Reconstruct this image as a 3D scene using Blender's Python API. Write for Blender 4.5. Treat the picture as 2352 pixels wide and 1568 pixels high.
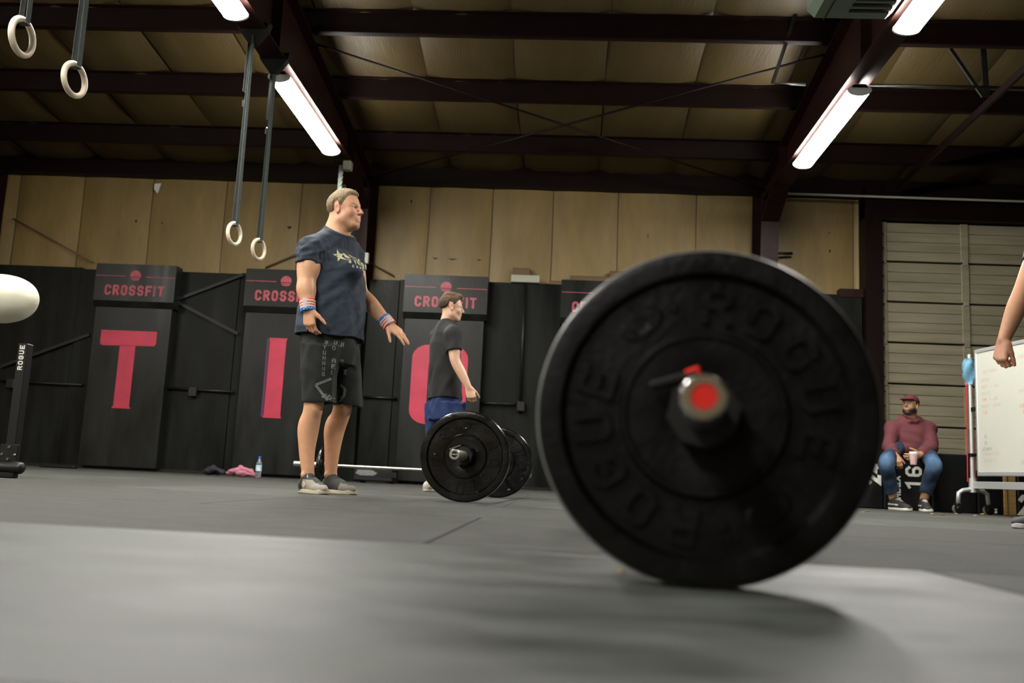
import bpy, math, random
import numpy as np
from mathutils import Vector, Matrix
from mathutils.bvhtree import BVHTree
random.seed(7); rng = np.random.default_rng(7)
scene = bpy.context.scene
COL = scene.collection
for o in list(bpy.data.objects): bpy.data.objects.remove(o)

# ------------------------------------------------------------------ camera
W, H, FPX = 2352, 1568, 2109.0
PITCH, ROLL, YAW, CAMH = math.radians(8.43), math.radians(2.76), math.radians(-3.39), 0.1304
_f = np.array([math.sin(YAW)*math.cos(PITCH), math.cos(YAW)*math.cos(PITCH), math.sin(PITCH)])
_r = np.array([math.cos(YAW), -math.sin(YAW), 0.0]); _u = np.cross(_r, _f)
CR = math.cos(ROLL)*_r + math.sin(ROLL)*_u; CU = -math.sin(ROLL)*_r + math.cos(ROLL)*_u; CF = _f
C0 = np.array([0, 0, CAMH])
cam_d = bpy.data.cameras.new('camera'); cam = bpy.data.objects.new('camera', cam_d); COL.objects.link(cam)
cam.matrix_world = Matrix(((CR[0], CU[0], -CF[0], 0), (CR[1], CU[1], -CF[1], 0), (CR[2], CU[2], -CF[2], CAMH), (0, 0, 0, 1)))
cam_d.sensor_width = 36.0; cam_d.lens = FPX/W*36.0; cam_d.clip_start = 0.02; cam_d.clip_end = 100
cam_d.dof.use_dof = True; cam_d.dof.focus_distance = 5.0; cam_d.dof.aperture_fstop = 2.8
scene.camera = cam
# ------------------------------------------------------------------ world, exposure
world = bpy.data.worlds.new('world'); scene.world = world; world.use_nodes = True
world.node_tree.nodes['Background'].inputs[0].default_value = (0.9, 1.0, 1.0, 1)
world.node_tree.nodes['Background'].inputs[1].default_value = 0.05
vs = scene.view_settings
vs.view_transform = 'Standard'; vs.look = 'None'; vs.gamma = 1.0; vs.use_curve_mapping = False; vs.exposure = 0.0
LAMP_POWER = 150.0

# pixel (of the 2352x1568 photograph) -> world points: a way to measure the place
def ray(x, y): return CF + CR*((x-W/2)/FPX) - CU*((y-H/2)/FPX)
def at(x, y, Y): d = ray(x, y); return C0 + d*(Y/d[1])
def atX(x, y, X): d = ray(x, y); return C0 + d*(X/d[0])
def atz(x, y, Z=0.0): d = ray(x, y); return C0 + d*((Z-CAMH)/d[2])
V = lambda *a: np.array(a, float)
def unit(v): v = np.asarray(v, float); return v/np.linalg.norm(v)

# ------------------------------------------------------------------ materials
def mat(name, color, rough=0.6, metal=0.0, var=0.0, scale=8.0, bump=0.0, bscale=60.0, spec=0.5, emit=0.0, stretch=None, vcol=False, color2=None, coat=0.0, trans=0.0, rvar=0.0, detail=6.0):
    m = bpy.data.materials.new(name); m.use_nodes = True
    nt = m.node_tree; b = nt.nodes['Principled BSDF']; L = nt.links
    b.inputs['Base Color'].default_value = (*color, 1); b.inputs['Roughness'].default_value = rough
    b.inputs['Metallic'].default_value = metal; b.inputs['Specular IOR Level'].default_value = spec
    if coat: b.inputs['Coat Weight'].default_value = coat; b.inputs['Coat Roughness'].default_value = 0.15
    if trans: b.inputs['Transmission Weight'].default_value = trans
    tc = nt.nodes.new('ShaderNodeTexCoord'); src = tc.outputs['Object']
    if stretch:
        mp = nt.nodes.new('ShaderNodeMapping'); mp.inputs['Scale'].default_value = stretch
        L.new(src, mp.inputs[0]); src = mp.outputs[0]
    base_sock = None
    if vcol:
        at_ = nt.nodes.new('ShaderNodeAttribute'); at_.attribute_name = 'Col'; base_sock = at_.outputs['Color']
    if var or color2:
        n = nt.nodes.new('ShaderNodeTexNoise'); n.inputs['Scale'].default_value = scale; n.inputs['Detail'].default_value = detail
        n.inputs['Roughness'].default_value = 0.65
        L.new(src, n.inputs['Vector'])
        if vcol:
            mr = nt.nodes.new('ShaderNodeMapRange'); mr.inputs['From Min'].default_value = .3; mr.inputs['From Max'].default_value = .7
            mr.inputs['To Min'].default_value = 1-var; mr.inputs['To Max'].default_value = 1+var
            L.new(n.outputs['Fac'], mr.inputs['Value'])
            mx = nt.nodes.new('ShaderNodeVectorMath'); mx.operation = 'MULTIPLY'
            L.new(base_sock, mx.inputs[0]); L.new(mr.outputs[0], mx.inputs[1]); base_sock = mx.outputs[0]
        else:
            r = nt.nodes.new('ShaderNodeValToRGB'); r.color_ramp.elements[0].position = .32; r.color_ramp.elements[1].position = .68
            c2 = color2 or tuple(min(1, c*(1+var)) for c in color); c1 = color if color2 else tuple(c*(1-var) for c in color)
            r.color_ramp.elements[0].color = (*c1, 1); r.color_ramp.elements[1].color = (*c2, 1)
            L.new(n.outputs['Fac'], r.inputs[0]); base_sock = r.outputs[0]
        if rvar:
            mr2 = nt.nodes.new('ShaderNodeMapRange'); mr2.inputs['From Min'].default_value = .3; mr2.inputs['From Max'].default_value = .7
            mr2.inputs['To Min'].default_value = rough-rvar; mr2.inputs['To Max'].default_value = rough+rvar
            L.new(n.outputs['Fac'], mr2.inputs['Value']); L.new(mr2.outputs[0], b.inputs['Roughness'])
    if base_sock is not None: L.new(base_sock, b.inputs['Base Color'])
    if bump:
        n2 = nt.nodes.new('ShaderNodeTexNoise'); n2.inputs['Scale'].default_value = bscale; n2.inputs['Detail'].default_value = 4
        L.new(src, n2.inputs['Vector'])
        bp = nt.nodes.new('ShaderNodeBump'); bp.inputs['Strength'].default_value = bump; bp.inputs['Distance'].default_value = .01
        L.new(n2.outputs['Fac'], bp.inputs['Height']); L.new(bp.outputs[0], b.inputs['Normal'])
    if emit:
        b.inputs['Emission Color'].default_value = (*color, 1); b.inputs['Emission Strength'].default_value = emit
    return m
M = {}
M['floor'] = mat('rubber_slab', (.03, .03, .029), .8, var=.3)
M['mat0'] = mat('rubber_mat', (.054, .055, .049), .72, var=.45, spec=.2, scale=6, bump=.45, bscale=260, stretch=(1, 2.0, 1), rvar=.1, detail=14)
M['mat1'] = mat('rubber_mat_worn', (.062, .064, .057), .7, var=.45, spec=.22, scale=4, bump=.4, bscale=260, stretch=(1, 2.0, 1), rvar=.1, detail=14)
M['mat2'] = mat('rubber_mat_smooth', (.050, .055, .049), .52, var=.65, spec=.34, scale=3.2, bump=.25, bscale=160, stretch=(1, 2.6, 1), rvar=.14, detail=8)
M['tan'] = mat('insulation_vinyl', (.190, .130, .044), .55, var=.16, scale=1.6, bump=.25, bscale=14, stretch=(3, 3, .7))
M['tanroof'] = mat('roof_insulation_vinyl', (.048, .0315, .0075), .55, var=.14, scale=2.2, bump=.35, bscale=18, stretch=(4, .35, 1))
M['red_steel'] = mat('red_oxide_steel', (.016, .0045, .0034), .5, spec=.18, var=.3, scale=6)
M['dark_steel'] = mat('dark_oxide_steel', (.0055, .0020, .0016), .5, spec=.12, var=.3, scale=6)
M['ply'] = mat('black_painted_plywood', (.0068, .0075, .0063), .42, spec=.12, var=.6, scale=2.0, bump=.2, bscale=30, stretch=(2.5, 1, .5), rvar=.12)
M['ply2'] = mat('black_sign_board', (.0080, .0088, .0076), .36, spec=.25, var=.6, scale=1.6, bump=.15, bscale=30, stretch=(2.5, 1, .6), rvar=.1)
M['black'] = mat('black_metal', (.006, .006, .006), .45, spec=.35, var=.3)
M['pink'] = mat('pink_paint', (.42, .022, .056), .5, var=.16, scale=3)
M['pinkdim'] = mat('faded_pink_paint', (.34, .05, .07), .5, var=.3, scale=10)
M['door'] = mat('door_panel_paint', (.20, .178, .118), .6, var=.22, scale=2.2, stretch=(.5, 1, 6), bump=.1, bscale=9)
M['housing'] = mat('lamp_housing', (.45, .46, .47), .4)
M['lens'] = mat('lamp_lens', (1.0, .97, .90), .4, emit=LAMP_POWER)
M['strap'] = mat('ring_strap_webbing', (.035, .045, .042), .7, var=.3, scale=40)
M['wood_ring'] = mat('birch_ring', (.62, .53, .40), .4, var=.15, scale=12)
M['chrome'] = mat('polished_steel', (.62, .61, .58), .22, metal=1, var=.1)
M['steel'] = mat('satin_steel', (.44, .43, .36), .38, metal=1, var=.2, scale=30)
M['rubber'] = mat('bumper_rubber', (.0035, .0035, .0038), .36, spec=.22, var=.5, scale=14, bump=.12, bscale=90, rvar=.1)
M['rubber2'] = mat('bumper_rubber_scuffed', (.0035, .0035, .0038), .22, spec=.5, var=.6, scale=9, bump=.1, bscale=60, rvar=.12)
M['dusty_lit'] = mat('dusty_lit_rubber_edge', (.115, .120, .112), .45, spec=.5, var=.3, scale=18)  # worn dusty tone, lightened to paint in the lit rim band and lip reflections
M['hub'] = mat('plate_hub', (.004, .004, .004), .35, spec=.4, var=.4, scale=20)
M['redcap'] = mat('red_end_cap', (.75, .02, .012), .4)
M['white'] = mat('white_print', (.62, .63, .58), .6, var=.12, scale=30)
M['greyprint'] = mat('grey_print', (.15, .155, .145), .6, var=.3, scale=60)
M['heater'] = mat('heater_enamel', (.16, .21, .16), .5, var=.1)
M['plyo'] = mat('plyo_box_vinyl', (.005, .005, .0055), .5, spec=.2, var=.4, scale=5)
M['board'] = mat('whiteboard_face', (.47, .48, .42), .35, var=.03, scale=2)
M['alu'] = mat('aluminium_frame', (.55, .56, .55), .4, metal=.6)
M['redband'] = mat('red_band', (.50, .025, .025), .6)
M['blue_cloth'] = mat('blue_cloth', (.13, .29, .42), .85, var=.2)
M['wood'] = mat('raw_plywood', (.33, .215, .07), .65, var=.25, scale=3, stretch=(1, 1, 8))
M['lumber'] = mat('brown_lumber', (.10, .058, .022), .65, var=.3, scale=4, stretch=(1, 6, 6))
M['cream'] = mat('cream_pad_vinyl', (.66, .63, .50), .35, var=.05)
M['pinkcloth'] = mat('pink_towel', (.42, .15, .20), .9, var=.25, scale=30, bump=.5, bscale=120)
M['darkcloth'] = mat('dark_clothing', (.012, .013, .018), .9, var=.3)
M['bottle'] = mat('bottle_plastic', (.75, .85, .9), .08, trans=.9)
M['bluecap'] = mat('blue_plastic', (.02, .10, .45), .35)
M['label'] = mat('bottle_label', (.18, .42, .62), .5, color2=(.6, .7, .75), scale=14)
M['skin'] = mat('skin', (.6, .35, .24), .45, vcol=True, var=.07, scale=40, bump=.06, bscale=300)
M['hair'] = mat('hair', (.2, .15, .1), .7, vcol=True, var=.35, scale=140, bump=.9, bscale=260)
M['cloth'] = mat('cloth_vcol', (.1, .1, .1), .85, vcol=True, var=.12, scale=90, bump=.12, bscale=500)
M['shoe'] = mat('shoe_vcol', (.1, .1, .1), .7, vcol=True, var=.15, scale=120, bump=.2, bscale=300)
M['marker_red'] = mat('red_marker', (.62, .10, .08), .6)
M['marker_dim'] = mat('faded_marker', (.42, .33, .27), .6)
M['marker_green'] = mat('faded_green_marker', (.45, .58, .50), .6)
M['marker_dark'] = mat('dark_marker', (.16, .16, .15), .6)
M['grey_box'] = mat('grey_enamel', (.30, .31, .25), .5)
M['cable'] = mat('cream_cable', (.42, .38, .24), .5)
M['gold'] = mat('gold_print', (.50, .46, .27), .5, var=.3, scale=150)
M['cup'] = mat('cup_print', (.52, .20, .22), .6, color2=(.7, .6, .55), scale=60)
M['chip'] = mat('dry_leaf', (.45, .20, .07), .8, color2=(.6, .45, .25), scale=50)
M['rope'] = mat('rope_fibre', (.22, .25, .23), .8, var=.2, scale=60)

# ------------------------------------------------------------------ mesh helpers
class MB:
    def __init__(s): s.v = []; s.f = []
    def add(s, vs, fs):
        o = len(s.v); s.v += [tuple(map(float, p)) for p in vs]; s.f += [tuple(i+o for i in f) for f in fs]; return s
    def box(s, lo, hi, bev=0.0):
        lo = V(*lo); hi = V(*hi)
        if bev <= 0:
            x0, y0, z0 = lo; x1, y1, z1 = hi
            return s.add([(x0,y0,z0),(x1,y0,z0),(x1,y1,z0),(x0,y1,z0),(x0,y0,z1),(x1,y0,z1),(x1,y1,z1),(x0,y1,z1)],
                         [(0,3,2,1),(4,5,6,7),(0,1,5,4),(1,2,6,5),(2,3,7,6),(3,0,4,7)])
        vs = []; key = {}
        for sx in (0, 1):
            for sy in (0, 1):
                for sz in (0, 1):
                    c = V(hi[0] if sx else lo[0], hi[1] if sy else lo[1], hi[2] if sz else lo[2])
                    sg = V(-1 if sx else 1, -1 if sy else 1, -1 if sz else 1)
                    for ax in range(3):
                        p = c + sg*bev; p[ax] = c[ax]; key[(sx,sy,sz,ax)] = len(vs); vs.append(p)
        fs = []
        for ax in range(3):
            a1, a2 = (ax+1) % 3, (ax+2) % 3
            for side in (0, 1):
                q = []
                for u, v in ((0,0),(1,0),(1,1),(0,1)):
                    k = [0,0,0]; k[ax] = side; k[a1] = u; k[a2] = v; q.append(key[(*k, ax)])
                fs.append(tuple(q if side else q[::-1]))
            for u in (0, 1):
                for v in (0, 1):   # edge bevels along ax
                    k0 = [0,0,0]; k1 = [0,0,0]; k0[ax] = 0; k1[ax] = 1
                    for k in (k0, k1): k[a1] = u; k[a2] = v
                    q = (key[(*k0,a1)], key[(*k1,a1)], key[(*k1,a2)], key[(*k0,a2)])
                    fs.append(q if (u ^ v) == 0 else q[::-1])
        for sx in (0, 1):
            for sy in (0, 1):
                for sz in (0, 1):
                    t = (key[(sx,sy,sz,0)], key[(sx,sy,sz,1)], key[(sx,sy,sz,2)])
                    fs.append(t if (sx+sy+sz) % 2 else t[::-1])
        return s.add(vs, fs)
    def obox(s, c, ax, ay, az, size, bev=0.0):
        t = MB().box((-size[0]/2, -size[1]/2, -size[2]/2), (size[0]/2, size[1]/2, size[2]/2), bev)
        c = V(*c); A = np.array([ax, ay, az], float)
        return s.add([c + V(*p) @ A for p in t.v], t.f)
    def beam(s, a, b, w, h, up=(0, 0, 1), bev=0.0):
        a = V(*a); b = V(*b); d = unit(b-a); sx = np.cross(d, up); sx = unit(sx if np.linalg.norm(sx) > 1e-6 else np.cross(d, (1, 0, 0)))
        return s.obox((a+b)/2, sx, d, np.cross(sx, d), (w, np.linalg.norm(b-a), h), bev)
    def tube(s, pts, r, n=8, caps=True, closed=False):
        pts = [V(*p) for p in pts]; m = len(pts); rs = r if hasattr(r, '__len__') else [r]*m
        vs = []; fs = []; nrm = None
        for i in range(m):
            if closed: t = unit(pts[(i+1) % m]-pts[i-1])
            else: t = unit(pts[min(i+1, m-1)]-pts[max(i-1, 0)])
            if nrm is None:
                nrm = np.cross(t, (0, 0, 1)); nrm = unit(nrm if np.linalg.norm(nrm) > 1e-3 else np.cross(t, (1, 0, 0)))
            nrm = unit(nrm - t*np.dot(nrm, t)); b = np.cross(t, nrm)
            for k in range(n):
                a = 2*math.pi*k/n; vs.append(pts[i]+rs[i]*(math.cos(a)*nrm+math.sin(a)*b))
        for i in range(m if closed else m-1):
            for k in range(n):
                j = (i+1) % m
                fs.append((i*n+k, i*n+(k+1) % n, j*n+(k+1) % n, j*n+k))
        if caps and not closed:
            fs.append(tuple(range(n))[::-1]); fs.append(tuple((m-1)*n+k for k in range(n)))
        return s.add(vs, fs)
    def lathe(s, prof, c, axis, n=64, closed=False):
        axis = unit(axis); e1 = np.cross(axis, (0, 0, 1)); e1 = unit(e1 if np.linalg.norm(e1) > 1e-3 else np.cross(axis, (1, 0, 0))); e2 = np.cross(axis, e1)
        c = V(*c); vs = []; fs = []; m = len(prof)
        for k in range(n):
            a = 2*math.pi*k/n; d = math.cos(a)*e1+math.sin(a)*e2
            for r, h in prof: vs.append(c+axis*h+d*r)
        for k in range(n):
            k2 = (k+1) % n
            for i in range(m if closed else m-1):
                j = (i+1) % m; fs.append((k*m+i, k2*m+i, k2*m+j, k*m+j))
        return s.add(vs, fs)
    def prism(s, poly, o, ux, uy, n, h):
        o, ux, uy, n = map(lambda q: V(*q), (o, ux, uy, n)); k = len(poly)
        vs = [o+ux*x+uy*y for x, y in poly]+[o+ux*x+uy*y+n*h for x, y in poly]
        return s.add(vs, [tuple(range(k))[::-1], tuple(range(k, 2*k))]+[(i, (i+1) % k, (i+1) % k+k, i+k) for i in range(k)])
    def quad(s, a, b, c, d): return s.add([a, b, c, d], [(0, 1, 2, 3)])
    def build(s, name, m, parent=None, smooth=False, base=None):
        me = bpy.data.meshes.new(name); off = V(0, 0, 0) if base is None else V(*base)
        me.from_pydata([tuple(V(*p)-off) for p in s.v], [], s.f); me.update()
        return mkobj(name, me, m, parent, smooth, off)
def mkobj(name, me, m, parent=None, smooth=False, off=None):
    if m is not None: me.materials.append(M[m] if isinstance(m, str) else m)
    if smooth:
        me.polygons.foreach_set('use_smooth', [True]*len(me.polygons))
        if smooth is not True: me.set_sharp_from_angle(angle=math.radians(smooth))
    o = bpy.data.objects.new(name, me); COL.objects.link(o)
    if parent is not None:
        o.parent = parent; off = (off if off is not None else V(0, 0, 0)) - wl(parent)
    if off is not None: o.location = tuple(off)
    return o
def wl(o):
    p = V(0, 0, 0)
    while o is not None: p = p + V(*o.location); o = o.parent
    return p
def tag(o, label=None, cat=None, group=None, kind=None):
    if label: o['label'] = label
    if cat: o['category'] = cat
    if group: o['group'] = group
    if kind: o['kind'] = kind
    return o
def thing(name, loc, label, cat, group=None):
    o = bpy.data.objects.new(name, None); COL.objects.link(o); o.location = tuple(loc); o.empty_display_size = .1
    return tag(o, label, cat, group)
def struct(name, mb, m, smooth=False): return tag(mb.build(name, m, None, smooth), kind='structure')

# stroke lettering on a 4 x 6 grid
FONT = {'A':'00-05-16-36-45-40,03-43','B':'00-06-36-45-44-33-03,33-42-41-30-00','C':'45-36-16-05-01-10-30-41','D':'00-06-36-45-41-30-00','E':'46-06-00-40,03-33',
 'F':'46-06-00,03-33','G':'45-36-16-05-01-10-30-41-43-23','H':'00-06,40-46,03-43','I':'20-26','J':'46-41-30-10-01','K':'00-06,46-03-40','L':'06-00-40','M':'00-06-23-46-40',
 'N':'00-06-40-46','O':'10-01-05-16-36-45-41-30-10','P':'00-06-36-45-44-33-03','Q':'10-01-05-16-36-45-41-30-10,22-40','R':'00-06-36-45-44-33-03,23-40','S':'45-36-16-05-04-13-33-42-41-30-10-01',
 'T':'06-46,26-20','U':'06-01-10-30-41-46','V':'06-20-46','W':'06-10-23-30-46','X':'00-46,06-40','Y':'06-23-46,23-20','Z':'06-46-00-40','0':'10-01-05-16-36-45-41-30-10',
 '1':'05-26-20','2':'05-16-36-45-44-00-40','4':'30-36-02-42','5':'46-06-03-33-42-41-30-10-01','6':'45-36-16-05-01-10-30-41-42-33-03','+':'23-43,32-34','-':'13-33',' ':''}
def stroke_quads(pts, w, sub=0):
    pts = [V(*p) for p in pts]; closed = len(pts) > 2 and np.allclose(pts[0], pts[-1])
    if closed: pts = pts[:-1]
    n = len(pts); L, R = [], []
    for i in range(n):
        ds = []
        if closed or i > 0: ds.append(unit(pts[i]-pts[i-1]))
        if closed or i < n-1: ds.append(unit(pts[(i+1) % n]-pts[i]))
        ns = [V(-d[1], d[0]) for d in ds]; m = sum(ns); m = m/max(np.linalg.norm(m), 1e-6); k = max(np.dot(m, ns[0]), .45)
        e = V(0, 0)
        if not closed and i == 0: e = -ds[0]*w*.0
        L.append(pts[i]+e+m*w/2/k); R.append(pts[i]+e-m*w/2/k)
    q = []
    for i in range(n if closed else n-1):
        j = (i+1) % n; k = max(1, int(math.ceil(np.linalg.norm(pts[j]-pts[i])/sub))) if sub else 1
        for t in range(k):
            a, b = t/k, (t+1)/k
            q.append((R[i]*(1-a)+R[j]*a, R[i]*(1-b)+R[j]*b, L[i]*(1-b)+L[j]*b, L[i]*(1-a)+L[j]*a))
    return q
def text_quads(txt, h, w=None, gap=None, sw=.16, sub=0, slant=0.0):
    """quads of a line of block capitals, baseline at y=0, starting at x=0; returns (quads, width)"""
    w = w or h*.6; gap = gap if gap is not None else w*.32; s = sw*h; out = []; x = 0
    for ch in txt:
        cw = w if ch != 'I' else s*1.05
        for pl in filter(None, FONT.get(ch, '').split(',')):
            pts = []
            for p in pl.split('-'):
                gx = (int(p[0])/4)*(cw-s)+s/2 if ch != 'I' else cw/2
                gy = (int(p[1])/6)*(h-s)+s/2
                if pl.count('-') and len(pl.split('-')) == 2 or True: pass
                pts.append((x+gx+slant*gy, gy))
            # square ends
            if pts[0] != pts[-1]:
                a, b = V(*pts[0]), V(*pts[1]); pts[0] = tuple(a-unit(b-a)*s*.5); a, b = V(*pts[-1]), V(*pts[-2]); pts[-1] = tuple(a-unit(b-a)*s*.5)
            out += stroke_quads(pts, s, sub)
        x += cw+gap
    return out, x-gap
def flat_text(mb, quads, o, ux, uy, n, h):
    for i, q in enumerate(quads): mb.prism(q, o, ux, uy, n, h*(1+.07*(i % 7)))

# ================================================================== STRUCTURE
DW, FB = 10.98, 10.80             # wall plane, face of the black plywood
def roof_z(Y): return (4.926-.117*Y) if Y >= 2 else (4.692-.117*(2-Y))   # underside of the purlins
XL, XR, YF = -9.6, 9.4, -7.0
floor = struct('floor', MB().box((XL, YF, -.12), (XR, DW+.2, -.012)), 'floor')
mats_seen = {}
def mat_mesh(w, d, m):
    k = (round(w, 3), round(d, 3), m)
    if k not in mats_seen:
        b = MB().box((-w/2, -d/2, -.012), (w/2, d/2, 0), .0025); me = bpy.data.meshes.new('rubber_mat'); me.from_pydata(b.v, [], b.f); me.materials.append(M[m]); mats_seen[k] = me
    return mats_seen[k]
MW, MD = 1.83, 1.22
for row in range(-6, 8):
    y0 = 1.75+row*MD
    for colm in range(-6, 6):
        x0 = -.25+colm*MW+(0 if row % 2 == 0 else .915)
        if x0+MW < XL+.3 or x0 > XR-.3: continue
        m = random.choice(['mat0', 'mat0', 'mat1']) if row >= 0 else ('mat2' if (colm < 0 or row < -2) else 'mat1')
        d = min(MD, DW-.2-y0)
        o = bpy.data.objects.new('rubber_mat', mat_mesh(MW-.005, d-.005, m)); COL.objects.link(o); o.parent = floor
        o.location = (x0+MW/2, y0+d/2, 0)

wall_back = struct('wall_back', MB().box((XL, DW+.02, 0), (XR, DW+.2, 4.2)), 'lumber')
def pillow(name, x0, x1, z0, z1, y, m, parent, bulge=.03):
    nx, nz = 8, 10; b = MB(); vs = []
    for j in range(nz+1):
        for i in range(nx+1):
            u, v = i/nx, j/nz; e = (1-(2*u-1)**4)*(1-.5*(2*v-1)**6)
            wob = .006*math.sin(9*v+x0*7+3*u)+.004*math.sin(17*v+x0*3-4*u)
            vs.append((x0+(x1-x0)*u+.004*math.sin(6*v+x0), y-bulge*e-wob*e, z0+(z1-z0)*v))
    b.add(vs, [(j*(nx+1)+i, j*(nx+1)+i+1, (j+1)*(nx+1)+i+1, (j+1)*(nx+1)+i) for j in range(nz) for i in range(nx)])
    return b.build(name, m, parent, True)
seams = [-9.6, -8.75, -7.9, -7.05, -6.20, -5.297, -4.346, -3.386, -2.5, -1.758, -.972, -.219, .582, 1.535, 2.45, 3.416, 3.62]
for a, b in zip(seams[:-1], seams[1:]): pillow('insulation_panel', a+.007, b-.007, 2.2, 3.95, DW+.012, 'tan', wall_back)
seams2 = [3.66, 4.5, 5.4, 6.3, 7.2, 8.1, 9.4]
for a, b in zip(seams2[:-1], seams2[1:]): pillow('insulation_panel', a+.004, b-.004, 3.42, 3.95, DW+.012, 'tan', wall_back)
# torn scraps and holes in the vinyl
for px, py, w, h in ((313, 508, .035, .045), (373, 512, .025, .03), (1000, 593, .075, .03), (1040, 595, .12, .03), (1100, 597, .06, .025), (945, 463, .03, .06), (665, 522, .06, .05), (1488, 541, .012, .09), (1904, 535, .025, .02), (1906, 576, .03, .05)):
    c = at(px, py, DW-.012); poly = [(-w, h*.3), (w*.2, h*.5), (w, h*.2), (w*.4, -h*.4), (-.1*w, -h*.9), (-.6*w, -h*.3)]
    MB().prism([(x*.5, y*.6) for x, y in poly], c, (1, 0, 0), (0, 0, 1), (0, -1, 0), .006).build('torn_hole', 'black', wall_back)
c = at(361, 432, DW-.02); MB().prism([(-.03, .05), (.05, .06), (.03, -.03), (.01, -.07), (-.03, -.02)], c, (1, 0, 0), (0, 0, 1), (0, -1, 0), .02).build('torn_flap', 'white', wall_back)
# columns of the portal frames
FR = [-7.3, -2.5, 2.3, 7.1]
def ibeam_col(x, parent):
    yf = lambda z: 10.66-.26*z/3.55
    for z0, z1, m, nm in ((0, 2.44, 'ply', 'column_base'), (2.44, 3.55, 'red_steel', 'column')):
        b = MB(); y0, y1 = yf(z0), yf(z1)
        b.add([(x-.1, y0, z0), (x+.1, y0, z0), (x+.1, y1, z1), (x-.1, y1, z1), (x-.1, y0+.02, z0), (x+.1, y0+.02, z0), (x+.1, y1+.02, z1), (x-.1, y1+.02, z1)],
              [(0, 1, 2, 3), (5, 4, 7, 6), (1, 5, 6, 2), (4, 0, 3, 7), (3, 2, 6, 7), (0, 4, 5, 1)])
        zt = 3.75 if z1 > 3 else z1
        b.prism([(y0+.01, z0), (10.95, z0), (10.95, zt), (y1+.01, z1)], (x-.006, 0, 0), (0, 1, 0), (0, 0, 1), (1, 0, 0), .012)
        b.box((x-.1, 10.93, z0), (x+.1, 10.95, zt)); b.build(nm, m, parent)
for x in FR:
    ibeam_col(x, wall_back)
MB().box((3.47, 10.7, 0), (3.66, 10.95, 3.75)).build('door_post', 'dark_steel', wall_back)
MB().box((3.2, 10.8, 2.42), (3.52, 10.93, 2.52)).build('girt', 'red_steel', wall_back)
MB().box((3.47, 10.72, 3.37), (9.4, 10.95, 3.62)).build('door_header', 'dark_steel', wall_back)
MB().tube([(2.5, 10.62, 3.60), (5, 10.62, 3.59), (9.3, 10.62, 3.585)], .014, 8).build('conduit', 'grey_box', wall_back, True)
# black plywood dado
px0 = -9.6; k = 0
edges = [-9.6, -8.4, -7.2, -6.0, -4.95, -4.0, -2.95, -2.03, -1.0, .25, 1.47, 2.69, 3.46]
for a, b in zip(edges[:-1], edges[1:]):
    dy = .012*((k*37) % 3-1); k += 1
    MB().box((a+.002, FB+dy, .03), (b-.002, FB+.06+dy, 2.45-.012*((k*5) % 3)), .003).build('plywood_panel', 'ply', wall_back)
MB().box((-9.6, FB+.06, 2.40), (3.46, DW-.005, 2.44)).build('top_ledge', 'lumber', wall_back)
MB().box((-9.6, FB-.05, 0), (3.46, FB, .035)).build('base_plate', 'black', wall_back)
def cond(pts, r=.016, m='black'): MB().tube(pts, r, 8).build('conduit', m, wall_back, True)
Yc = FB-.035
for (x0, y0, x1, y1) in ((0, 874, 190, 884), (372, 890, 537, 900), (835, 911, 912, 915), (1100, 925, 1185, 928)): cond([at(x0, y0, Yc), at(x1, y1, Yc)])
cond([at(1205, 652, Yc), at(1195, 925, Yc)])
for (x0, y0, x1, y1) in ((400, 690, 557, 631), (402, 691, 546, 766), (0, 842, 205, 768)): MB().beam(at(x0, y0, Yc), at(x1, y1, Yc), .012, .035).build('brace_strap', 'black', wall_back)
for x, y in ((443, 899), (1196, 933), (25, 880)):
    c = at(x, y, Yc-.01); MB().obox(c, (1, 0, 0), (0, 1, 0), (0, 0, 1), (.10, .06, .12), .008).build('socket_box', 'black', wall_back)
for (x0, y0, x1, y1) in ((30, 502, 215, 603), (845, 600, 905, 633), (610, 614, 688, 580)): cond([at(x0, y0, DW-.05), at(x1, y1, DW-.05)], .010, 'lumber')
# side and front walls, plain insulated
struct('wall_left', MB().box((XL-.2, YF, 0), (XL, DW+.2, 4.6)), 'tan'); struct('wall_right', MB().box((XR, YF, 0), (XR+.2, DW+.2, 4.6)), 'tan')
struct('wall_front', MB().box((XL-.2, YF-.2, 0), (XR+.2, YF, 4.6)), 'tan')

# ---- roof
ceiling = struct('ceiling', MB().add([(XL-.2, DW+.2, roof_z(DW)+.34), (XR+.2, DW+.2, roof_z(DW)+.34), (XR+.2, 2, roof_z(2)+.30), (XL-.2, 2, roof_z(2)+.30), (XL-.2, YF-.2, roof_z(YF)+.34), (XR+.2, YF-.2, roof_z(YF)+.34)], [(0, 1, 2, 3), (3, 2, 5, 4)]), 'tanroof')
PUR = [10.94-1.0, 8.81, 7.69, 6.56, 5.43, 4.30, 3.17, 1.2, -.6, -2.4, -4.2, -6.0]
def strip(x0, x1):
    ys = np.linspace(DW, 2.0, 57); nx = 6; vs = []
    sag = random.uniform(.02, .05)
    for y in ys:
        ph = 0
        for a, b in zip([DW]+PUR[:7], PUR[:7]+[2.0]):
            if b <= y <= a: ph = (a-y)/(a-b)
        for i in range(nx+1):
            u = i/nx; e = (1-(2*u-1)**4)
            z = roof_z(y)+.205-sag*e*(.0+1.0*math.sin(math.pi*min(max(ph, 0), 1)))-.006*math.sin(5*u*3+y*1.1+x0)
            vs.append((x0+(x1-x0)*u+.012*math.sin(y*1.3+x0), y, z+(.03 if i in (0, nx) else 0)))
    b = MB().add(vs, [(j*(nx+1)+i, j*(nx+1)+i+1, (j+1)*(nx+1)+i+1, (j+1)*(nx+1)+i) for j in range(len(ys)-1) for i in range(nx)])
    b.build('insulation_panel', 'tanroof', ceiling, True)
x = XL
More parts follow.
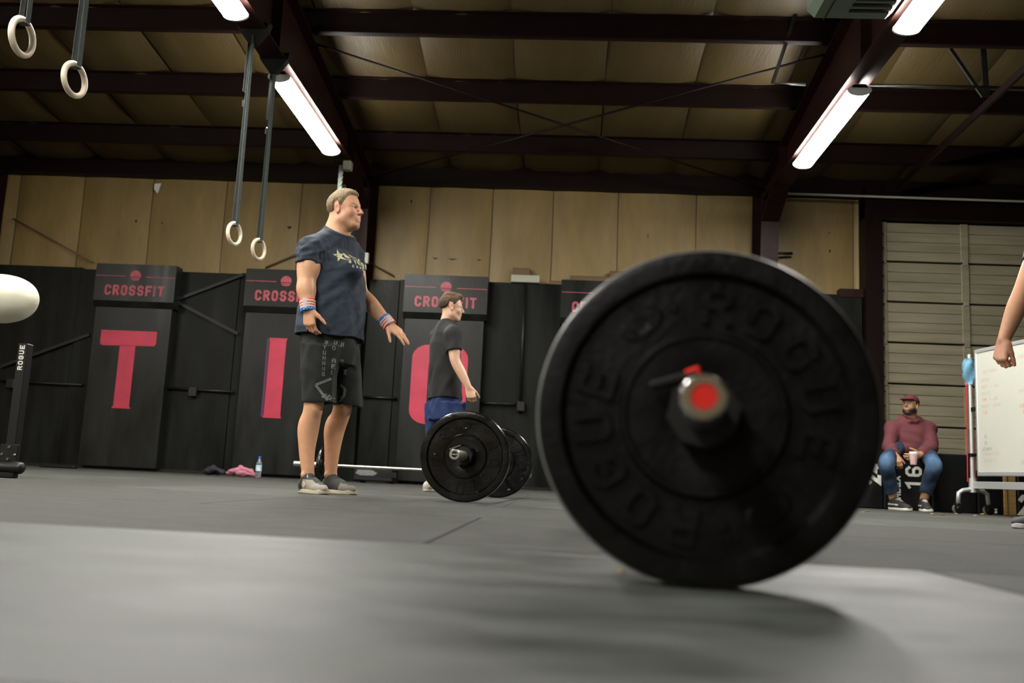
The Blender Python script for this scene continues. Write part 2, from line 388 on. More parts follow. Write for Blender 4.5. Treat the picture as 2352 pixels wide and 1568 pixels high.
while x < XR: strip(x, x+.9); x += .9
for y in PUR:
    z = roof_z(y); b = MB(); b.box((XL, y-.004, z), (XR, y+.004, z+.2)); b.box((XL, y-.004, z), (XR, y+.06, z+.006)); b.box((XL, y-.004, z+.02), (XR, y-.012, z)); b.box((XL, y-.06, z+.194), (XR, y, z+.2))
    b.build('purlin', 'dark_steel', ceiling)
b = MB(); b.box((XL, 10.80, 3.66), (XR, 10.97, 3.90)); b.build('eave_strut', 'dark_steel', ceiling)
for x in FR:
    b = MB()
    b.box((x-.1, -6.5, 3.455), (x+.1, 10.45, 3.467))       # bottom flange
    pts = [(10.45, 3.467), (10.9, 3.6)] + [(yy, roof_z(yy)-.006) for yy in (10.9, 6, 2, -2, -6.5)] + [(-6.5, 3.467)]
    b.prism(pts, (x-.006, 0, 0), (0, 1, 0), (0, 0, 1), (1, 0, 0), .012)
    for ya, yb in ((10.9, 2), (2, -6.5)): b.add([(x-.1, ya, roof_z(ya)-.012), (x+.1, ya, roof_z(ya)-.012), (x+.1, yb, roof_z(yb)-.012), (x-.1, yb, roof_z(yb)-.012), (x-.1, ya, roof_z(ya)), (x+.1, ya, roof_z(ya)), (x+.1, yb, roof_z(yb)), (x-.1, yb, roof_z(yb))], [(0, 1, 2, 3), (7, 6, 5, 4), (0, 3, 7, 4), (2, 1, 5, 6)])
    for ys_ in (9.6, 6.9, 4.1): b.box((x-.09, ys_-.005, 3.467), (x+.09, ys_+.005, roof_z(ys_)-.01))
    b.build('rafter', 'red_steel', ceiling)
for x in FR:  # knee at the column
    MB().prism([(10.40, 3.2), (10.42, 3.2), (9.95, 3.458), (9.9, 3.458)], (x-.1, 0, 0), (0, 1, 0), (0, 0, 1), (1, 0, 0), .2).build('knee_flange', 'red_steel', ceiling)
def rod(a, b, r=.011): MB().tube([a, b], r, 6).build('brace_rod', 'dark_steel', ceiling, True)
rod((-2.4, 7.85, 3.99), (2.2, 10.3, 3.53)); rod((2.2, 7.85, 3.99), (-2.4, 10.3, 3.53)); rod((-2.4, 5.2, 4.25), (2.2, 2.6, 4.4)); rod((2.2, 5.2, 4.25), (-2.4, 2.6, 4.4))
# gas pipe beside the right rafter
MB().tube([at(1828, 30, 7.6), at(1775, 190, 7.9), at(1850, 193, 7.9)], .018, 8).build('pipe', 'black', ceiling, True)
MB().tube([at(1990, 195, 8.0), at(2400, 203, 8.0)], .014, 8).build('pipe', 'black', ceiling, True)

# ---- sectional door in the right bay
door = tag(thing('door_1', (3.66, 10.9, 0), None, None), kind='structure'); 
dx0, dx1 = 3.66, 7.4; zrow = [3.37-.485*(7-i) for i in range(8)]
YD = 10.86
for i in range(7):
    z0, z1 = zrow[i]+.003, zrow[i+1]-.014
    b = MB(); n = 4; vs = []
    for j in range(n):   # ribbed steel section: shallow steps
        a, c_ = z0+(z1-z0)*j/n, z0+(z1-z0)*(j+1)/n
        b.box((dx0+.02, YD-.008, a+.002), (dx1-.02, YD+.03, c_-.002), .004)
    b.box((dx0+.02, YD+.008, z0), (dx1-.02, YD+.03, z1)); b.build('door_section', 'door', door)
for i in range(7):
    for xs in (dx0+.055, 4.66, 5.66, 6.66):
        MB().box((xs-.045, YD-.03, zrow[i]+.012), (xs+.045, YD-.006, zrow[i+1]-.012), .006).build('stile', 'door', door)
for i in range(1, 7):
    MB().box((dx0+.03, YD-.022, zrow[i]+.004), (dx1-.03, YD-.002, zrow[i]+.022), .004).build('section_lip', 'door', door)
for i in range(1, 7):
    for xs in (dx0+.055, 4.66):
        MB().box((xs-.03, YD-.045, zrow[i]-.035), (xs+.03, YD-.028, zrow[i]+.035), .004).build('hinge', 'door', door)
MB().box((3.655, YD-.09, .03), (3.685, YD-.03, 3.36)).build('track', 'dark_steel', door)
# inclined door track, hangers
ta, tb = at(2062, 432, 10.5), at(2352, 160, 7.4); MB().beam(ta, tb+(tb-ta)*.25, .03, .07).build('track_rail', 'dark_steel', door)
MB().beam(at(2258, 112, 8.0), at(2266, 222, 8.0), .02, .05).build('track_hanger', 'black', door)
MB().beam(at(2183, 112, 8.0), at(2258, 222, 8.0), .02, .03).build('track_hanger', 'black', door)
for i, z in enumerate(np.arange(.3, 3.2, .17)): MB().tube([(3.69, YD-.1, z), (3.69, YD-.07, z)], .012, 6).build('track_bolt', 'black', door)

# ================================================================== LAMPS (the room's own lights)
def lamp(x, yc, label, power_group='strip lamps under the roof frames'):
    L = 1.8; t = thing('strip_lamp', (x, yc, 3.455), label, 'lamp', power_group)
    zt = 3.405; w = .094
    prof = [(-w*.72, zt-.012), (-w*.5, zt+.016), (w*.5, zt+.016), (w*.72, zt-.012)]
    MB().prism(prof, (x, yc-L/2, 0), (1, 0, 0), (0, 0, 1), (0, 1, 0), L).build('housing', 'housing', t)
    arc = [(-w*math.cos(a), zt-.030-.042*math.sin(a)) for a in np.linspace(math.radians(-24), math.radians(204), 13)]
    MB().prism(arc, (x, yc-L/2+.02, 0), (1, 0, 0), (0, 0, 1), (0, 1, 0), L-.04).build('lens', 'lens', t)
    arc2 = [(-w*1.03*math.cos(a), zt-.030-.046*math.sin(a)) for a in np.linspace(math.radians(-24), math.radians(204), 13)]
    for yy in (yc-L/2, yc+L/2-.02): MB().prism(arc2+[(w*.5, zt+.02), (-w*.5, zt+.02)], (x, yy, 0), (1, 0, 0), (0, 0, 1), (0, 1, 0), .02).build('end_cap', 'housing', t)
    for yy in (yc-.6, yc+.6): MB().box((x-.03, yy-.02, zt+.015), (x+.03, yy+.02, 3.456)).build('mount', 'housing', t)
    return t
names = {(-2.5, 8.1): 'lit strip lamp under the left roof frame, above the athlete', (-2.5, 5.28): 'lit strip lamp cut off by the top edge, under the left roof frame',
         (2.3, 8.1): 'lit strip lamp under the right roof frame, nearest the garage door', (2.3, 5.30): 'lit strip lamp cut off by the top edge, beside the grey heater'}
for (x, y), lb in names.items(): lamp(x, y, lb)
for x, y, lb in ((-2.5, 2.4, 'lit strip lamp on the left frame just behind the rings, out of the picture'), (-2.5, -.5, 'lit strip lamp on the left frame over the camera'), (-2.5, -3.4, 'lit strip lamp on the left frame well behind the camera'),
                 (-7.3, 5.25, 'lit strip lamp on the far left frame, farthest back'), (-7.3, 2.4, 'lit strip lamp on the far left frame, middle one'), (-7.3, -.5, 'lit strip lamp on the far left frame, nearest the front wall')):
    lamp(x, y, lb)

# ================================================================== SIGN PANELS
YS = 10.66
def sign(xl, name_lbl, letter, px):
    xw = .955; x0, x1 = xl, xl+xw
    t = thing('sign_panel', ((x0+x1)/2, YS, 0), name_lbl, 'sign', 'black sign panels along the wall')
    zh0 = px['zh0']; zt = px['zt']
    MB().box((x0, YS, .035), (x1-.01, FB-.002, zh0), .004).build('board', 'ply2', t)
    b = MB(); ys = YS-.05
    b.add([(x0-.02, ys, zh0+.07), (x1+.02, ys, zh0+.07), (x1+.02, ys, zt), (x0-.02, ys, zt), (x0-.02, YS-.01, zh0), (x1+.02, YS-.01, zh0), (x1+.02, FB-.01, zt), (x0-.02, FB-.01, zt), (x0-.02, FB-.01, zh0), (x1+.02, FB-.01, zh0)],
          [(0, 1, 2, 3), (4, 5, 1, 0), (3, 2, 6, 7), (8, 9, 5, 4), (1, 5, 9, 6, 2), (0, 3, 7, 8, 4)])
    b.build('header_box', 'ply2', t)
    xc = (x0+x1)/2; zc = zt-.135*(zt-zh0)/.5
    yl = ys-.001
    circ = [(.066*math.cos(a), .066*math.sin(a)) for a in np.linspace(0, 2*math.pi, 24, endpoint=False)]
    b = MB(); b.prism([(x, max(z, -.012)) for x, z in circ], (xc, yl, zc), (1, 0, 0), (0, 0, 1), (0, -1, 0), .003)
    for zz in (-.026, -.04, -.053):
        hw = math.sqrt(max(.066**2-zz*zz, 0)); b.box((xc-hw, yl-.003, zc+zz-.005), (xc+hw, yl, zc+zz+.005))
    b.build('dumbbell_emblem', 'pinkdim', t)
    MB().box((x0-.01, yl-.002, zc-.012), (xc-.12, yl, zc-.004)).build('rule_line', 'pinkdim', t); MB().box((xc+.13, yl-.002, zc-.016), (x1+.01, yl, zc-.008)).build('rule_line', 'pinkdim', t)
    hq = .128; q, wq = text_quads('CROSSFIT', hq, hq*.62, hq*.17, .21)
    b = MB(); flat_text(b, q, (xc-wq/2*.99+.0, yl, zc-.245), (1, 0, 0), (0, 0, 1), (0, -1, 0), .003); b.build('lettering', 'pinkdim', t)
    if letter:
        u0, u1, v0, v1 = letter[1]; b = MB(); yb = YS-.001
        P = lambda pts: b.prism([(u0+(u1-u0)*a, v0+(v1-v0)*c) for a, c in pts], (0, yb, 0), (1, 0, 0), (0, 0, 1), (0, -1, 0), .004)
        if letter[0] == 'T':
            P([(0, .83), (.03, .8), (.97, .81), (1, .84), (1, 1), (0, 1)]); P([(.36, .03), (.33, 0), (.67, 0), (.64, .03), (.64, .81), (.36, .81)])
        elif letter[0] == 'I':
            P([(.05, .04), (0, 0), (1, 0), (.95, .04), (.95, .96), (1, 1), (0, 1), (.05, .96)])
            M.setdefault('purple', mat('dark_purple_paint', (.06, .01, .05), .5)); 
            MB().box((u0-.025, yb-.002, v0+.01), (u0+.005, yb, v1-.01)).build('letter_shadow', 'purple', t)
        elif letter[0] == 'O':
            out = []; inn = []
            for cx_, cz_, a0 in ((.3, .17, 180), (.7, .17, 270), (.7, .83, 0), (.3, .83, 90)):
                for a in np.linspace(a0, a0+90, 7):
                    out.append((cx_+.3*math.cos(math.radians(a)), cz_+.17*math.sin(math.radians(a)))); inn.append((cx_+(-.0)+.0*math.cos(math.radians(a)), cz_))
            inn = [(.5+(x-.5)*.40, .5+(y-.5)*.68) for x, y in out]; n = len(out)
            for i in range(n):
                j = (i+1) % n; P([out[i], out[j], inn[j], inn[i]])
        b.build('letter', 'pink', t)
    return t
def rect(x0, y0, x1, y1, Y=YS): a, b = at(x0, y1, Y), at(x1, y0, Y); return (a[0], b[0], a[2], b[2])
zt0 = at(310, 607, YS-.05)[2]; zh = at(300, 706, YS)[2]
HDR = {'zh0': zh, 'zt': zt0}
def letr(xa, xb, yc, ya, yb):
    a = at(xa, yc, YS)[0]; b = at(xb, yc, YS)[0]; return (a, b, at((xa+xb)/2, yb, YS)[2], at((xa+xb)/2, ya, YS)[2])
xT = at(203, 850, YS)[0]; xI = at(552, 850, YS)[0]; xO = at(922, 850, YS)[0]
sign(xT, 'black wall sign with pink CROSSFIT header and big pink letter T', ('T', letr(223, 352, 850, 759, 938)), HDR)
sign(xI, 'black wall sign with pink CROSSFIT header and big pink letter I', ('I', letr(611, 653, 868, 776, 960)), HDR)
sign(xO, 'black wall sign with pink letter O, behind the boy', ('O', letr(943, 1072, 884, 792, 975)), HDR)
sign(xO+1.86, 'black wall sign mostly hidden by the big foreground plate', None, HDR)

# ================================================================== WALL-TOP CLUTTER
def box_thing(name, c, size, m, label, cat, bev=.006, group=None, rz=0):
    ca, sa = math.cos(rz), math.sin(rz)
    o = MB().obox(c, (ca, sa, 0), (-sa, ca, 0), (0, 0, 1), size, bev).build(name, m, None, base=(c[0], c[1], c[2]-size[2]/2)); return tag(o, label, cat, group)
c = at(1207, 642, FB+.02); box_thing('junction_box', c, (.345, .12, .09), 'grey_box', 'grey metal junction box on top of the black wall', 'box')
c = at(1198, 620, FB+.09); box_thing('storage_box', (c[0], FB+.13, 2.45+.105), (.21, .09, .20), 'lumber', 'small brown box standing behind the grey junction box', 'box')
zb = 2.452
for i, (xa, xb, hh) in enumerate(((1262, 1500, .055), (1310, 1560, .07), (1400, 1610, .075))):
    a, b_ = at(xa, 640, FB+.08)[0], at(xb, 640, FB+.08)[0]; dz = zb+sum((.055, .07, .075)[:i])
    o = MB().box((a, FB+.06, dz+.001), (b_, FB+.15, dz+hh), .004).build('timber_board', 'lumber', None, base=(a, FB+.1, dz))
    tag(o, ['brown timber board at the bottom of the stack on the wall top', 'brown timber board in the middle of the wall-top stack', 'short brown timber board on top of the wall-top stack'][i], 'board', 'timber boards on the wall top')
c = at(838, 592, 10.36); tag(MB().obox((c[0]-.01, 10.385, c[2]), (1, 0, 0), (0, 1, 0), (0, 0, 1), (.10, .05, .13), .006).build('switch_box', 'grey_box', None), 'small pale switch box on the steel column behind the athlete', 'switch box')
t = thing('cable_bundle', (2.42, 10.5, 2.4), 'cream electric cables running down the right steel column', 'cable')
for dx, pts in ((0, ((1772, 440), (1766, 490), (1768, 520), (1769, 600), (1768, 800))), (1, ((1768, 500), (1782, 545), (1782, 605), (1780, 800))), (2, ((1766, 505), (1770, 560), (1775, 605), (1774, 800)))):
    MB().tube([at(x, y, 10.5) for x, y in pts], .008, 6).build('cable', 'cable', t, True)
tag(MB().tube([at(1775, 582, 10.85), at(1820, 582, 10.85)], .018, 8).build('pipe_stub', 'black', None, True), 'short black pipe stub on the wall beside the cables', 'pipe')

# ================================================================== HEATER
t = thing('unit_heater', (1.84, 5.6, 3.32), 'grey-green box heater with slotted underside hanging by the roof frame', 'heater')
b = MB().box((1.55, 5.15, 3.32), (2.12, 6.0, 3.72), .05); b.build('casing', 'heater', t, 40)
for i in range(8): MB().box((1.80, 5.30+i*.075, 3.311), (2.06, 5.33+i*.075, 3.321), .002).build('vent_slot', 'black', t)
MB().box((1.665, 5.2, 3.314), (1.672, 5.97, 3.3215)).build('seam', 'black', t)
for x in (1.62, 2.05):
    for y in (5.3, 5.85): MB().tube([(x, y, 3.7), (x, y, roof_z(y)+.02)], .008, 6).build('hanger_rod', 'dark_steel', t)

# ================================================================== RINGS, ROPE
def ring(p, face, label, zt, strap_m='strap', tilt=.0, buckle=True, grp='gymnastic rings on straps'):
    t = thing('gymnastic_ring', p, label, 'ring', grp)
    n = 40; R, r = .079, .0145; ax = V(math.cos(face), math.sin(face), 0)   # in-plane horizontal
    pts = [V(*p)+ax*(R*math.cos(a))+V(0, 0, R*math.sin(a)) for a in np.linspace(0, 2*math.pi, n, endpoint=False)]
    MB().tube(pts, r, 12, closed=True).build('ring', 'wood_ring', t, True)
    nrm = V(-ax[1], ax[0], 0); top = V(*p)+V(0, 0, R); w = ax*.016
    for s_, zz in ((-1, zt), (1, zt-.0)):
        a = top+nrm*(.017*s_)-V(0, 0, .005); b_ = V(p[0], p[1], zt)+nrm*(.012*s_)+ax*.01*s_
        MB().beam(a, b_, .034, .003, up=nrm).build('strap', strap_m, t)
    MB().obox(top+V(0, 0, -.016), ax, nrm, (0, 0, 1), (.034, .042, .006), .001).build('strap_loop', strap_m, t)
    if buckle:
        MB().obox((p[0]+nrm[0]*.022, p[1]+nrm[1]*.022, zt-.55), ax, nrm, (0, 0, 1), (.045, .014, .06), .004).build('buckle', 'chrome', t)
    MB().beam(V(p[0], p[1], zt-.06)+nrm*.03, V(p[0], p[1], zt-.45)+nrm*.035, .03, .003, up=nrm).build('strap_tail', strap_m, t)
    return t
ring(atX(538, 537, -2.5), math.radians(75), 'pale wooden ring on dark strap, left one beside the athlete', 3.40)
ring(atX(594, 573, -2.5), math.radians(72), 'pale wooden ring on dark strap, right one beside the athlete', 3.40)
ring(atX(51, 85, -2.5), math.radians(89), 'pale wooden ring in the upper left corner of the photo', 3.40)
ring(atX(171, 183, -2.5), math.radians(82), 'pale wooden ring hanging second from the left edge', 3.40)
for y in (6.56, 7.07, 3.77, 4.22):
    t = thing('beam_clamp', (-2.5, y, 3.37), {6.56: 'black strap anchor on the frame above the left small ring', 7.07: 'black strap anchor on the frame at the lamp end', 3.77: 'black strap anchor above the corner ring', 4.22: 'black strap anchor above the second ring'}[y], 'clamp', 'strap anchors on the frame')
    b = MB(); b.prism([(-.13, .11), (.13, .11), (.115, .05), (.03, -.06), (-.03, -.06), (-.115, .05)], (-2.5, y-.03, 3.40), (1, 0, 0), (0, 0, 1), (0, 1, 0), .06); b.build('sling', 'black', t)
    MB().tube([(-2.5-.03, y, 3.345), (-2.5+.03, y, 3.345)], .012, 8).build('pin', 'black', t)
# climbing rope
pr0 = atX(783, 396, -2.5)
t = thing('climbing_rope', (pr0[0], pr0[1], 0), 'grey twisted climbing rope hanging behind the athlete', 'rope')
zz = np.linspace(3.38, .95, 120)
for k in range(3): MB().tube([(pr0[0]+.014*math.cos(40*z+2.094*k), pr0[1]+.014*math.sin(40*z+2.094*k), z) for z in zz], .014, 6).build('strand', 'rope', t, True)
MB().obox((pr0[0]+.07, pr0[1], 3.38), (1, 0, 0), (0, 1, 0), (0, 0, 1), (.09, .10, .10), .01).build('bracket', 'grey_box', t)
MB().obox((pr0[0]+.0, pr0[1], 3.415), (1, 0, 0), (0, 1, 0), (0, 0, 1), (.16, .05, .03), .004).build('hook_plate', 'dark_steel', t)

# ================================================================== BARBELLS AND PLATES
def plate(c, d, R, T, label, m='rubber', marks=None, recess=True, n=96, grp=None, face=-1):
    """c: centre, d: axis (unit, away from the viewer); marked face looks towards -d"""
    t = thing('weight_plate', (c[0], c[1], c[2]-R), label, 'weight plate', grp)
    s = R/.225; h = T/2; rc = .012*s
    half = [(.0262, h-.004), (max(.03*s, .0275), h-.002), (.100*s, h-.004), (.103*s, h-.0005), (.107*s, h-.0005), (.112*s, h-rc), (.184*s, h-rc), (.192*s, h-.001), (.214*s, h-.0), (.2195*s, h-.0012), (.223*s, h-.0045), (.2250*s, h-.011)]
    prof = half+[(r, -z) for r, z in half[::-1]]
    MB().lathe([(r, z) for r, z in prof], c, d, n, closed=True).build('body', m, t, 30)
    MB().lathe([(.2145*s, h+.0003), (.2185*s, h-.0003), (.2215*s, h-.0022), (.2240*s, h-.0058), (.2254*s, h-.0115), (.2254*s, -h+.0115), (.2240*s, -h+.0058), (.2215*s, -h+.0022)], c, d, n).build('tread', 'dusty_lit' if m == 'rubber' else m, t, True)
    MB().lathe([(.1833*s, h-rc+.0006), (.1906*s, h-.0012), (.1916*s, h+.0002), (.1926*s, h+.0002)], c, d, n).build('inner_lip', 'dusty_lit' if m == 'rubber' else m, t, True)
    MB().lathe([(.0255, h+.001), (.046*s, h+.001), (.046*s, -h-.001), (.0255, -h-.001)], c, d, 48, closed=True).build('hub_insert', 'hub', t, 30)
    if marks:
        d = unit(d); zc = V(0, 0, 1); ex = unit(np.cross(d, zc)); o = V(*c)-d*(h-rc)   # ex to the right as seen
        for kind, ang, hh in marks:
            a = math.radians(ang); rad = ex*math.cos(a)+zc*math.sin(a); tan = np.cross(-d, rad)*-1
            tan = ex*math.sin(a)-zc*math.cos(a); p = o+rad*(.148*s)
            b = MB()
            if kind == 'oval':
                b.lathe([(.001, 0), (.012, .0022), (.020, .0022), (.0225, 0)], (0, 0, 0), (0, 0, 1), 24); vs = [p+tan*x*1.45+rad*y*.85-d*z for x, y, z in b.v]; fs = b.f; b = MB().add(vs, [f[::-1] for f in fs])
                for q0 in (-.018, -.006, .006): b.prism([(q0, -.006), (q0+.01, -.008), (q0+.012, .007), (q0+.002, .006)], p-d*.002, tan, rad, -d, .0015)
            elif kind == 'dot': b.lathe([(0, .003), (.005, .003), (.0065, 0)], p, -d, 16)
            else:
                q, wq = text_quads(kind, hh*s, hh*s*.78 if len(kind) == 1 else hh*s*.6, None, .19)
                if len(kind) > 1: flat_text(b, [[(-y, x) for x, y in qq] for qq in q], p-rad*wq/2+tan*hh*s/2, tan, rad, -d, .0025)
                else: flat_text(b, q, p-tan*wq/2-rad*hh*s/2, tan, rad, -d, .0055*s)
            b.build('raised_mark', m, t)
    return t
def barbell(c, d, T, label, gap=1.31, shaft=.0142, sleeve=.41, endm='hub', steel='steel', side_marks=None):
    """c: centre of the near plate's outer face"""
    d = unit(d); c = V(*c); near = c+d*T; far = near+d*gap
    t = thing('barbell', (*(near+d*gap/2)[:2], 0), label, 'barbell', 'barbells')
    MB().tube([near, far], shaft, 20).build('shaft', steel, t, 40)
    for k, (p, q) in enumerate(((near, -d), (far, d))):
        MB().lathe([(.016, -.03), (.036, -.03), (.038, -.026), (.038, -.004), (.036, 0), (.025, 0)], p-q*.002, q, 32).build('collar_stop', steel, t, 30)
        MB().lathe([(.0249, 0), (.0249, sleeve-.004), (.0225, sleeve), (.0145, sleeve), (.0137, sleeve-.003), (.0005, sleeve-.003)], p, q, 40).build('sleeve', 'chrome' if endm == 'redcap' else steel, t, 30)
        MB().lathe([(.0005, sleeve-.0015), (.0136, sleeve-.0015), (.0136, sleeve-.0028)], p, q, 32).build('end_cap', endm, t)
    return t, d
def clamp(p, d, label, ang=120, red=True):
    """lever collar round the sleeve; p: its inner face centre, d: outward axis"""
    d = unit(d); t = thing('barbell_collar', (p[0], p[1], p[2]), label, 'collar', 'lever collars on the barbells')
    zc = V(0, 0, 1); ex = unit(np.cross(-d, zc))
    prof = []
    for a in np.linspace(0, 360, 8, endpoint=False):
        for da, rr in ((0, .047), (22, .043)): prof.append((rr*math.cos(math.radians(a+da+10)), rr*math.sin(math.radians(a+da+10))))
    b = MB(); inner = [(.0256*math.cos(math.atan2(y, x)), .0256*math.sin(math.atan2(y, x))) for x, y in prof]; n = len(prof); L = .05
    for i in range(n):
        j = (i+1) % n; b.prism([prof[i], prof[j], inner[j], inner[i]], p, ex, zc, d, L)
    b.build('ring_body', 'black', t)
    a = math.radians(ang); rad = ex*math.cos(a)+zc*math.sin(a); tan = ex*math.sin(a)-zc*math.cos(a)
    q = V(*p)+d*.025+rad*.050
    MB().beam(q+tan*.012, q-tan*.052+rad*.006, .022, .011, up=rad, bev=.003).build('lever', 'black', t)
    if red: MB().obox(q+tan*.006+rad*.003, tan, d, rad, (.02, .02, .012), .002).build('release_button', 'redcap', t)
    return t
# big barbell in the foreground
T1 = .075; a1 = math.radians(8.6); d1 = V(math.sin(a1), math.cos(a1), 0)
cf = atz(1609, 1354); cf = V(cf[0], cf[1], .225)
barbell(cf, d1, T1, 'steel barbell pointing at the camera with red end cap', endm='redcap', steel='chrome', sleeve=.325)
ROG = [('R', 84, .05), ('O', 60, .05), ('G', 35.5, .05), ('U', 11, .05), ('E', -14, .05), ('R', -100, .05), ('O', -124, .05), ('G', -148, .05), ('U', -172, .05), ('E', 164, .05), ('dot', 106, 0), ('dot', -79, 0), ('oval', 125, 0), ('oval', -55, 0)]
plate(cf+d1*T1/2, d1, .225, T1, 'huge black bumper plate filling the foreground, nearest the camera', 'rubber', ROG, n=160, grp='bumper plates')
plate(cf+d1*(T1*1.5+1.31), d1, .225, T1, 'black bumper plate hidden behind the huge foreground plate', 'rubber', None, grp='bumper plates')
clamp(cf-d1*.002, -d1, 'black lever collar with red button on the foreground barbell', 112)
clamp(cf+d1*(2*T1+1.312), d1, 'black lever collar on the far end of the foreground barbell', 60)
# second barbell beside the boy
T2 = .058; a2 = math.radians(3.0); d2 = V(math.sin(a2), math.cos(a2), 0)
c2 = atz(1061, 1153); c2 = V(c2[0], c2[1], .225)
barbell(c2, d2, T2, 'steel barbell lying beside the boy in the middle of the floor', endm='hub', sleeve=.36)
MK2 = [('oval', 93, 0), ('45', 54, .03), ('R', 26, .055), ('O', -8, .055), ('G', -41, .055), ('U', -97, .055), ('E', -76, .05), ('45', -130, .03), ('oval', 190, 0), ('R', 142, .055)]
plate(c2+d2*T2/2, d2, .225, T2, 'scuffed black bumper plate with raised lettering beside the boy', 'rubber2', MK2, n=128, grp='bumper plates')
plate(c2+d2*(T2*1.5+1.31), d2, .225, T2, 'black bumper plate at the far end of the middle barbell', 'rubber2', MK2, n=128, grp='bumper plates')
clamp(c2-d2*.002, -d2, 'black collar on the near end of the middle barbell', 118, red=False)
q, wq = text_quads('PYRROS', .006, None, None, .2); o = c2-d2*(.36-T2-.001)
t_ = [x for x in bpy.data.objects if x.get('label', '').startswith('steel barbell lying beside')][0]
b = MB(); ex2 = unit(np.cross(d2, (0, 0, 1))); 
flat_text(b, q, o-ex2*wq/2-V(0, 0, .003)-d2*.001, ex2, (0, 0, 1), -d2, .0006); b.build('end_cap_print', 'white', t_)
# third barbell by the wall
pL, pR = at(672, 1062, 8.3), at(1234, 1096, 8.3); d3 = unit(V(pR[0]-pL[0], pR[1]-pL[1], 0)); R3 = .163
pl = at(736, 1066, 8.3); c3 = V(pl[0], pl[1], R3)
barbell(c3, d3, .035, 'thin steel barbell lying along the black wall', gap=1.60, shaft=.0125, sleeve=.28)
plate(c3+d3*.0165, d3, R3, .033, 'small black plate seen edge-on behind the athlete', 'rubber2', None, n=64, grp='small plates by the wall')
plate(c3+d3*(.0525+1.60), d3, R3, .035, 'small black plate hidden behind the middle barbell', 'rubber2', None, n=64, grp='small plates by the wall')

# ================================================================== GYM MACHINE AT THE LEFT EDGE
pb = at(44, 930, 4.9)
t = thing('exercise_machine', (-3.15, 4.9, 0), 'black steel exercise machine with cream white rounded pad at the left edge', 'machine')
xu = -2.99
up = MB().box((xu-.027, 4.87, .075), (xu+.027, 4.93, .735), .004).build('upright', 'black', t)
b = MB(); q, wq = text_quads('ROGUE', .028, .022, .007, .22); flat_text(b, q, (xu+.013, 4.869, .735-wq-.01), (0, 0, 1), (-1, 0, 0), (0, -1, 0), .001); b.build('lettering', 'white', up)
MB().box((xu-.05, 4.862, .085), (xu+.05, 4.872, .18), .003).build('gusset', 'black', up)
for dx, dz in ((0, .165), (-.035, .125), (.035, .125), (0, .10)): MB().lathe([(0, .006), (.006, .006), (.008, 0)], (xu+dx, 4.862, dz), (0, -1, 0), 10).build('bolt', 'chrome', up)
MB().tube([(-3.9, 4.86, .056), (-2.95, 4.86, .056)], .030, 16).build('foot_tube', 'black', t, 40)
MB().lathe([(.0005, .065), (.020, .062), (.031, .05), (.034, .03), (.034, 0), (.0005, 0)], (-2.955, 4.86, .056), (1, 0, 0), 20).build('end_cap', 'black', t, 40)
MB().box((-3.02, 4.835, 0), (-2.93, 4.885, .03), .006).build('rubber_foot', 'black', t)
MB().box((-3.85, 4.835, 0), (-3.76, 4.885, .03), .006).build('rubber_foot', 'black', t)
MB().box((xu-.33, 4.87, .08), (xu-.27, 4.93, .80), .004).build('pad_post', 'black', t)
pc = at(2, 684, 4.9)
b = MB(); prof = [(.145*math.sin(a)**.8 if 0 < a < math.pi else .0005, -.20*math.cos(a)) for a in np.linspace(0, math.pi, 25)]
b.lathe(prof, (0, 0, 0), (1, 0, 0), 32); b.v = [(pc[0]+x, pc[1]+y, pc[2]+z*(.92 if z > 0 else .98)) for x, y, z in b.v]; b.build('pad', 'cream', t, True)
c = at(140, 1069, 9.9); tag(MB().box((c[0]-.2, 9.8, 0), (c[0]+.2, 9.9, .035), .012).build('foam_bar', 'black', None, base=(c[0], 9.85, 0)), 'low black bar lying on the floor by the letter T sign', 'bar')

# ================================================================== TOWEL, CLOTHES, BOTTLE BY THE WALL
Yb = 9.75
def lump(c, L, Wd, Hh, m, name, label, cat, seed, coils):
    r = np.random.default_rng(seed); b = MB()
    for k in range(coils):
        ph = r.uniform(0, 6.28); n = 18; pts = []; rs = []
        for i in range(n):
            a = i/(n-1); pts.append((c[0]+L*(a-.5)+.03*math.sin(7*a+ph), c[1]+Wd*(.5*math.sin(5*a+ph)), .028+Hh*(k/max(1, coils-1))*math.sin(math.pi*a)*.8+.012*math.sin(9*a+ph)**2))
            rs.append(.028*(.55+.45*math.sin(math.pi*a))+.004*math.sin(13*a+ph))
        b.tube(pts, rs, 10)
    return tag(b.build(name, m, None, True, base=(c[0], c[1], 0)), label, cat)
zz_ = at(556, 1090, Yb); lump((zz_[0], Yb), .26, .10, .075, 'pinkcloth', 'towel', 'crumpled pink towel on the floor beside the water bottle', 'towel', 3, 5)
zz_ = at(492, 1086, Yb); lump((zz_[0], Yb), .17, .10, .06, 'darkcloth', 'clothing_pile', 'dark clothing heap on the floor left of the pink towel', 'clothing', 5, 5)
cb = at(593, 1090, Yb-.1); t = thing('water_bottle', (cb[0], Yb-.1, 0), 'clear plastic water bottle with blue cap by the pink towel', 'bottle')
bx, by = cb[0], Yb-.1
MB().lathe([(.0005, .004), (.026, .001), (.031, .008), (.031, .05), (.029, .06), (.031, .07), (.031, .145), (.027, .165), (.014, .19), (.0125, .205), (.0005, .206)], (bx, by, 0), (0, 0, 1), 24).build('body', 'bottle', t, True)
MB().lathe([(.0318, .075), (.0318, .135)], (bx, by, 0), (0, 0, 1), 24).build('label_band', 'label', t, True)
MB().lathe([(.0005, .228), (.013, .227), (.0145, .222), (.0145, .203), (.0130, .203)], (bx, by, 0), (0, 0, 1), 20).build('cap', 'bluecap', t, 40)
